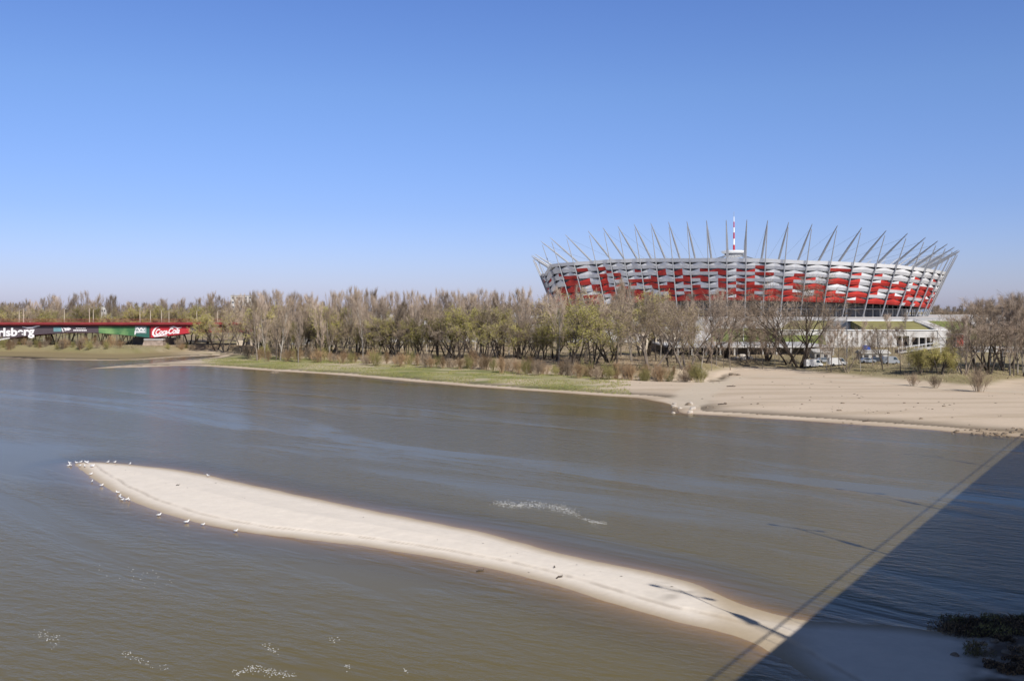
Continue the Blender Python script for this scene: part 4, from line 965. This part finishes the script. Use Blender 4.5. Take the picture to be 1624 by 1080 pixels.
def spit_grass():
    r = np.random.default_rng(19); n = 160000
    d = r.uniform(190, 330, n); px_ = r.uniform(320, 1000, n); x = (px_-X0)/F*d
    _, _, f, hg = masks(x, d); k = (f > 3.2) & (hg < -6) & (fbm(x, d, 6, 91) > -.12); x, d = x[k], d[k]; z = height(x, d); n = len(x)
    p = np.stack([x, d, z-.02], 1); a = r.normal(0, .4, (n, 3)); a[:, 2] = 1; L = r.uniform(.08, .28, n)[:, None]; sd_ = np.stack([r.normal(0, .06, n), r.normal(0, .03, n), np.zeros(n)], 1)
    V = np.stack([p-sd_, p+sd_, p+a*L], 1).reshape(-1, 3); mi = (r.random(n) < .7).astype(int)
    me = npmesh('grass', V, np.arange(n*3).reshape(-1, 3), [M['lawn'], M['lawn_dry']], mi); o = bpy.data.objects.new('grass', me); C.objects.link(o); tag(o, 'young green grass in tufts along the sandy spit', 'grass', kind='stuff')
spit_grass()
def beach_litter():
    r = np.random.default_rng(29); n = 420; d = r.uniform(128, 245, n); px_ = r.uniform(900, 1640, n); x = (px_-X0)/F*d
    _, _, f, hg = masks(x, d); k = (f > .6) & (hg < 4) & (fbm(x*.3, d*1.2, 5, 95) > -.05); x, d = x[k], d[k]
    n2 = 40; d2 = r.uniform(58, 108, n2); t = (108-d2)/50; x2 = -46+t*58+r.normal(0, 2.2, n2); b2 = sdist(BAR, x2, d2); x2, d2 = x2[b2 > .4], d2[b2 > .4]
    far_n = len(x); x = np.concatenate([x, x2]); d = np.concatenate([d, d2]); z = height(x, d); n = len(x); a = r.random(n)*3.14; L = r.uniform(.06, .38, n)*np.where(np.arange(n) < far_n, 1, .35)
    c = np.stack([np.cos(a), np.sin(a), np.zeros(n)], 1)*L[:, None]; w_ = np.stack([-np.sin(a), np.cos(a), np.zeros(n)], 1)*(L*.16)[:, None]; p = np.stack([x, d, z+.01], 1); up = np.array([0, 0, 1.])*(L*.3)[:, None]
    V = np.stack([p-c, p+w_, p+c, p-w_, p+up], 1).reshape(-1, 3); b = np.arange(n)[:, None]*5; Fc = np.concatenate([b+np.array([[0, 1, 4]]), b+np.array([[1, 2, 4]]), b+np.array([[2, 3, 4]]), b+np.array([[3, 0, 4]])])
    me = npmesh('beach_litter', V, Fc, [M['wood']]); o = bpy.data.objects.new('beach_litter', me); C.objects.link(o); tag(o, 'small dark sticks and litter strewn over the sand', 'litter', kind='stuff')
beach_litter()

# ------------------------------------------------------------------ stones, driftwood, rubbish heaps
def rock_mesh(seed, r_=.5, m_='rock'):
    q = random.Random(seed); import bmesh
    bm = bmesh.new(); bmesh.ops.create_icosphere(bm, subdivisions=2, radius=r_)
    ph = [q.random()*6 for _ in range(6)]
    for v in bm.verts:
        c = v.co; k = 1+.22*math.sin(4*c.x/r_+ph[0])*math.cos(3*c.y/r_+ph[1])+.15*math.sin(5*c.z/r_+ph[2]); v.co = Vector((c.x*k*1.2, c.y*k, c.z*k*.65))
    me = bpy.data.meshes.new('boulder'); bm.to_mesh(me); bm.free(); me.materials.append(M[m_]); return me
RM = [rock_mesh(i) for i in range(4)]; RP = [rock_mesh(10+i, .5, 'rock_p') for i in range(3)]
def boulders(pts, lab, grp, sz, pool, zz=0):
    for i, (a, b) in enumerate(pts):
        x, y = gp(a, b, .5); o = bpy.data.objects.new('boulder', pool[i % len(pool)]); C.objects.link(o); s_ = sz*rd.uniform(.6, 1.4); o.location = (x, y, gz(x, y)+.08*s_); o.scale = (s_,)*3; o.rotation_euler = (0, 0, rd.random()*6); tag(o, lab, 'boulder', grp)
boulders([(1068+rd.uniform(0, 34), rd.uniform(636, 652)) for _ in range(9)], 'pale boulder heaped at the sandy point in the river', 'boulders at the sandy point', .8, RP)
boulders([(1092,639)], 'single dark boulder on the sandy point', None, .75, RM)
boulders([(rd.uniform(1505, 1624), rd.uniform(677, 689)) for _ in range(60)], 'brown stone in the stony fringe of the beach corner', 'stones fringing the beach corner', .5, RM)
boulders([(1158+rd.uniform(0, 16), rd.uniform(596, 599)) for _ in range(5)], 'stone of the small dark fire ring on the beach', 'stones of the fire ring on the beach', 1.1, RM)
boulders([(rd.uniform(1150, 1190), rd.uniform(578, 583)) for _ in range(9)], 'rubble block heaped beside the track under the promenade', 'rubble blocks beside the track', 1.5, RP)
boulders([(418+rd.uniform(0, 22), rd.uniform(587, 590)) for _ in range(9)], 'dark stone in the small heap at the tip of the grass band', 'heaped stones at the water edge of the spit', 1.2, RM)
boulders([(rd.uniform(1120, 1500), rd.uniform(632, 668)) for _ in range(24)], 'small stone lying loose on the open beach', 'small stones on the open beach', .42, RM)
boulders([(1015, 631), (1000, 628.5)], 'small dark stone near the water before the sandy point', 'stones near the water before the point', .7, RM)
def log(px_, py, lab, L=1.6, rz=.4):
    L *= .8
    x, y = gp(px_, py, .6); o = empty('driftwood', (x, y, gz(x, y)), lab, 'driftwood', None, rz)
    q = MB(); q.tube([(-L/2,0,.05),(-.1*L,.06,.10),(.3*L,0,.07),(L/2,.1,.14)], [.05*L+.02,.06*L+.02,.05*L+.01,.02], 7); q.build('stem', M['wood'], o, smooth=True)
    q = MB(); q.tube([(.05*L,0,.05),(.2*L,.12*L,.12*L+.05),(.28*L,.14*L,.25*L)], [.03*L+.01,.02*L,.008], 5); q.tube([(.2*L,0,.05),(.4*L,-.15*L,.12*L)], [.03*L,.008], 5); q.build('branch', M['wood'], o)
log(888, 903, 'dark driftwood branch on the pale sandbar', .75, .7); log(282, 767, 'tiny dark stick on the broad end of the sandbar', .4, .1); log(880, 892, 'small stick upright on the sandbar near the driftwood', .25, 1.2)
log(1146, 640, 'driftwood on the beach beyond the sandy point', 2.2, .1); log(1375, 664, 'driftwood low on the open beach near the water', 2.0, .3); log(1160, 614.5, 'long dark driftwood in the middle of the beach', 2.6, .05); log(500, 868.6, 'short stick by the water on the sandbar edge', .5, .2); log(762, 891, 'stick caught on the ridge of the sandbar', .7, .4)

# near right corner, in the bridge shadow: leafy clumps, brambles and stones
def clump(px_, py, r_, lab, seed, m_=('osier_green', 'twig_dark'), h=.7, grp=None):
    r = np.random.default_rng(seed); n = int(900*r_*r_)+500; a = r.random(n)*6.28; q = r_*r.random(n)**.5; x, y = gp(px_, py, .5); z0 = gz(x, y)
    hh = h*(1-(q/r_)**2*.6)*r.random(n); lump = 1+.5*np.sin(a*3+seed)
    p = np.stack([q*np.cos(a)*lump, q*np.sin(a)*lump, hh], 1); dr = r.normal(0, 1, (n, 3)); dr[:, 2] = np.abs(dr[:, 2])+.3; dr /= np.linalg.norm(dr, axis=1)[:, None]; sd_ = np.cross(dr, r.normal(0, 1, (n, 3))); sd_ /= np.linalg.norm(sd_, axis=1)[:, None]; L = r.uniform(.05, .2, n)[:, None]
    V = np.stack([p-sd_*.025, p+sd_*.025, p+dr*L], 1).reshape(-1, 3); me = npmesh('leaves', V, np.arange(n*3).reshape(-1, 3), [M[m_[0]], M[m_[1]]], (r.random(n) < .5).astype(int))
    root = empty('low_shrub', (x, y, z0), lab, 'shrub', grp); o = bpy.data.objects.new('leaves', me); C.objects.link(o); o.parent = root
    s_ = MB()
    for k in range(10):
        aa = random.random()*6.28; s_.tube([(0,0,-.05),(r_*.3*math.cos(aa),r_*.3*math.sin(aa),h*.5),(r_*.7*math.cos(aa),r_*.7*math.sin(aa),h*random.uniform(.6,1.2))], [.02,.012,.004], 4)
    s_.build('stems', M['dark_bark'], root)
clump(1548, 1032, .62, 'small green and brown bush alone on the shaded sand', 3)
cs = [(1505,985,1.0),(1522,975,1.2),(1548,980,1.6),(1575,976,1.4),(1600,983,1.6),(1622,976,1.5),(1640,988,1.8),(1590,992,1.0),(1535,992,.9),(1560,992,1.0)]
for i, (a, b, r_) in enumerate(cs): clump(a, b, r_*.8, 'dark leafy clump in the thicket at the shaded near corner', 20+i, ('dark_bark', 'osier_green') if i % 2 else ('osier', 'dark_bark'), .5, 'leafy clumps in the shaded thicket')
for i, (a, b, r_) in enumerate([(1612,1045,.6),(1625,1030,.7),(1590,1062,.5),(1575,1055,.6),(1615,1066,.9),(1600,1008,.3),(1583,1006,.35)]): clump(a, b, r_*.8, 'low rusty weed patch on shaded sand at the picture corner', 50+i, ('osier', 'dark_bark'), .25, 'rusty weed patches on the shaded sand')
boulders([(1588,1003),(1577,1010),(1600,1012),(1610,1004),(1515,1036),(1560,1014),(1620,1018),(1596,1030)], 'dark stone on the shaded sand below the thicket', 'dark stones on the shaded sand', .35, RM)

# ------------------------------------------------------------------ gulls
def gull():
    root = empty('gull', (0, 0, 0), 'x', 'gull', 'gulls resting at the tip and edge of the sandbar')
    q = MB(); q.tube([(-.26,0,.21),(-.18,0,.21),(-.08,0,.20),(.05,0,.20),(.13,0,.23),(.17,0,.30),(.20,0,.345),(.235,0,.35),(.26,0,.345)], [.012,.05,.078,.085,.07,.042,.046,.036,.012], 10); q.build('body', M['gull'], root, smooth=True)
    for s_ in (-1, 1):
        q = MB(); q.add([(.08,s_*.085,.24),(.02,s_*.10,.17),(-.14,s_*.075,.19),(-.30,s_*.02,.225),(-.12,s_*.05,.27),(.03,s_*.06,.285),(0,s_*.07,.23)], [(0,1,6),(1,2,6),(2,3,4),(2,4,6),(4,5,6),(5,0,6)]); q.build('wing', M['gullg'], root)
        q = MB(); q.tube([(0,s_*.03,.13),(.005,s_*.03,0)], .007, 4); q.box(-.01,.05,s_*.03-.02,s_*.03+.02,0,.008); q.build('leg', M['beak'], root)
    q = MB(); q.tube([(.255,0,.345),(.29,0,.34),(.305,0,.33)], [.012,.009,.003], 5); q.build('beak', M['beak'], root); return root
G0 = gull(); first = True
gp_ = [(108+rd.uniform(0, 40), rd.uniform(729, 742)) for _ in range(13)]+[(144,753),(146,764),(161,770.5),(187,782),(190,787),(192,790),(194,793),(201,793),(205,794),(252,817),(296,828.5),(322,832.5),(374,843),(171,734),(182,734.5),(206,737),(330,756)]
for i, (a, b) in enumerate(gp_):
    o = G0 if first else copy_tree(G0); first = False; x, y = gp(a, b, .05); o.location = (x, y, max(gz(x, y), -.12)); o.rotation_euler = (0, 0, rd.random()*6.28); s_ = rd.uniform(.75, .95); o.scale = (s_,)*3
    o['label'] = 'white gull in the flock at the tip of the sandbar' if i < 13 else 'white gull resting along the edge of the sandbar'; o['group'] = 'gulls at the sandbar tip' if i < 13 else 'gulls along the sandbar edge'
for r_ in PARK:
    if r_.name not in used:
        for c in list(r_.children): bpy.data.objects.remove(c)
        bpy.data.objects.remove(r_)

# every tree, shrub and lamp of a row gets its own place in the row
ONE = 'first second third fourth fifth sixth seventh eighth ninth tenth eleventh twelfth thirteenth fourteenth fifteenth sixteenth seventeenth eighteenth nineteenth'.split()
TEN = {2: ('twentieth', 'twenty'), 3: ('thirtieth', 'thirty'), 4: ('fortieth', 'forty'), 5: ('fiftieth', 'fifty'), 6: ('sixtieth', 'sixty'), 7: ('seventieth', 'seventy')}
def nth(i):
    if i <= 19: return ONE[i-1]
    return TEN[i//10][0] if i % 10 == 0 else TEN[i//10][1]+'-'+ONE[i % 10-1]
ROWS_ = {
 'tall bare trees behind the red bridge': '{} tall bare tree from the far end, behind the red bridge',
 'rounded trees behind the red bridge': '{} rounded budding tree from the far end, close behind the red bridge',
 'tall bare poplars of the middle wood': '{} tall poplar at the back of the wood, counted from the red bridge',
 'lower poplars inside the middle wood': '{} lower bare poplar inside the wood, counted from the red bridge',
 'budding willows along the front of the wood': '{} yellow green willow along the front of the wood, counted from the red bridge',
 'dark bare trees between the willows': '{} dark bare tree between the front willows, counted from the red bridge',
 'bare trees before the shaded end of the stadium': '{} tree before the shaded end of the stadium, counted from its edge',
 'bare trees of the grove at the beach end': '{} tall bare tree of the beach end grove, counted from the red kiosk',
 'thin saplings along the path under the terraces': '{} thin bare sapling under the terraces, counted from the sandy track',
 'rusty osier shrubs along the bank': '{} rusty shrub on the low bank, counted from the red bridge',
 'scrub bushes under the red bridge': '{} scrubby bush on the bank under the red bridge, from its far end',
 'lamp posts on the red bridge': '{} slim lamp post on the red bridge, counted from its far end',
 'lamp posts on the terrace edge': '{} slim lamp post on the terrace edge, counted from the wood',
 'street lamps along the concrete bridge': '{} double armed lamp along the concrete bridge railing, from the near end',
 'gulls along the sandbar edge': '{} white gull along the sandbar edge, counted from its tip',
 'leafy clumps in the shaded thicket': '{} dark leafy clump of the shaded thicket, counted from the sandbar',
 'rusty weed patches on the shaded sand': '{} low rusty weed patch on the shaded sand, counted from the sandbar',
}
for g_, t_ in ROWS_.items():
    L_ = sorted([o for o in sc.objects if o.get('group') == g_ and o.parent is None], key=lambda o: o.location.x/max(o.location.y, 1))
    for i, o in enumerate(L_): o['label'] = t_.format(nth(i+1))
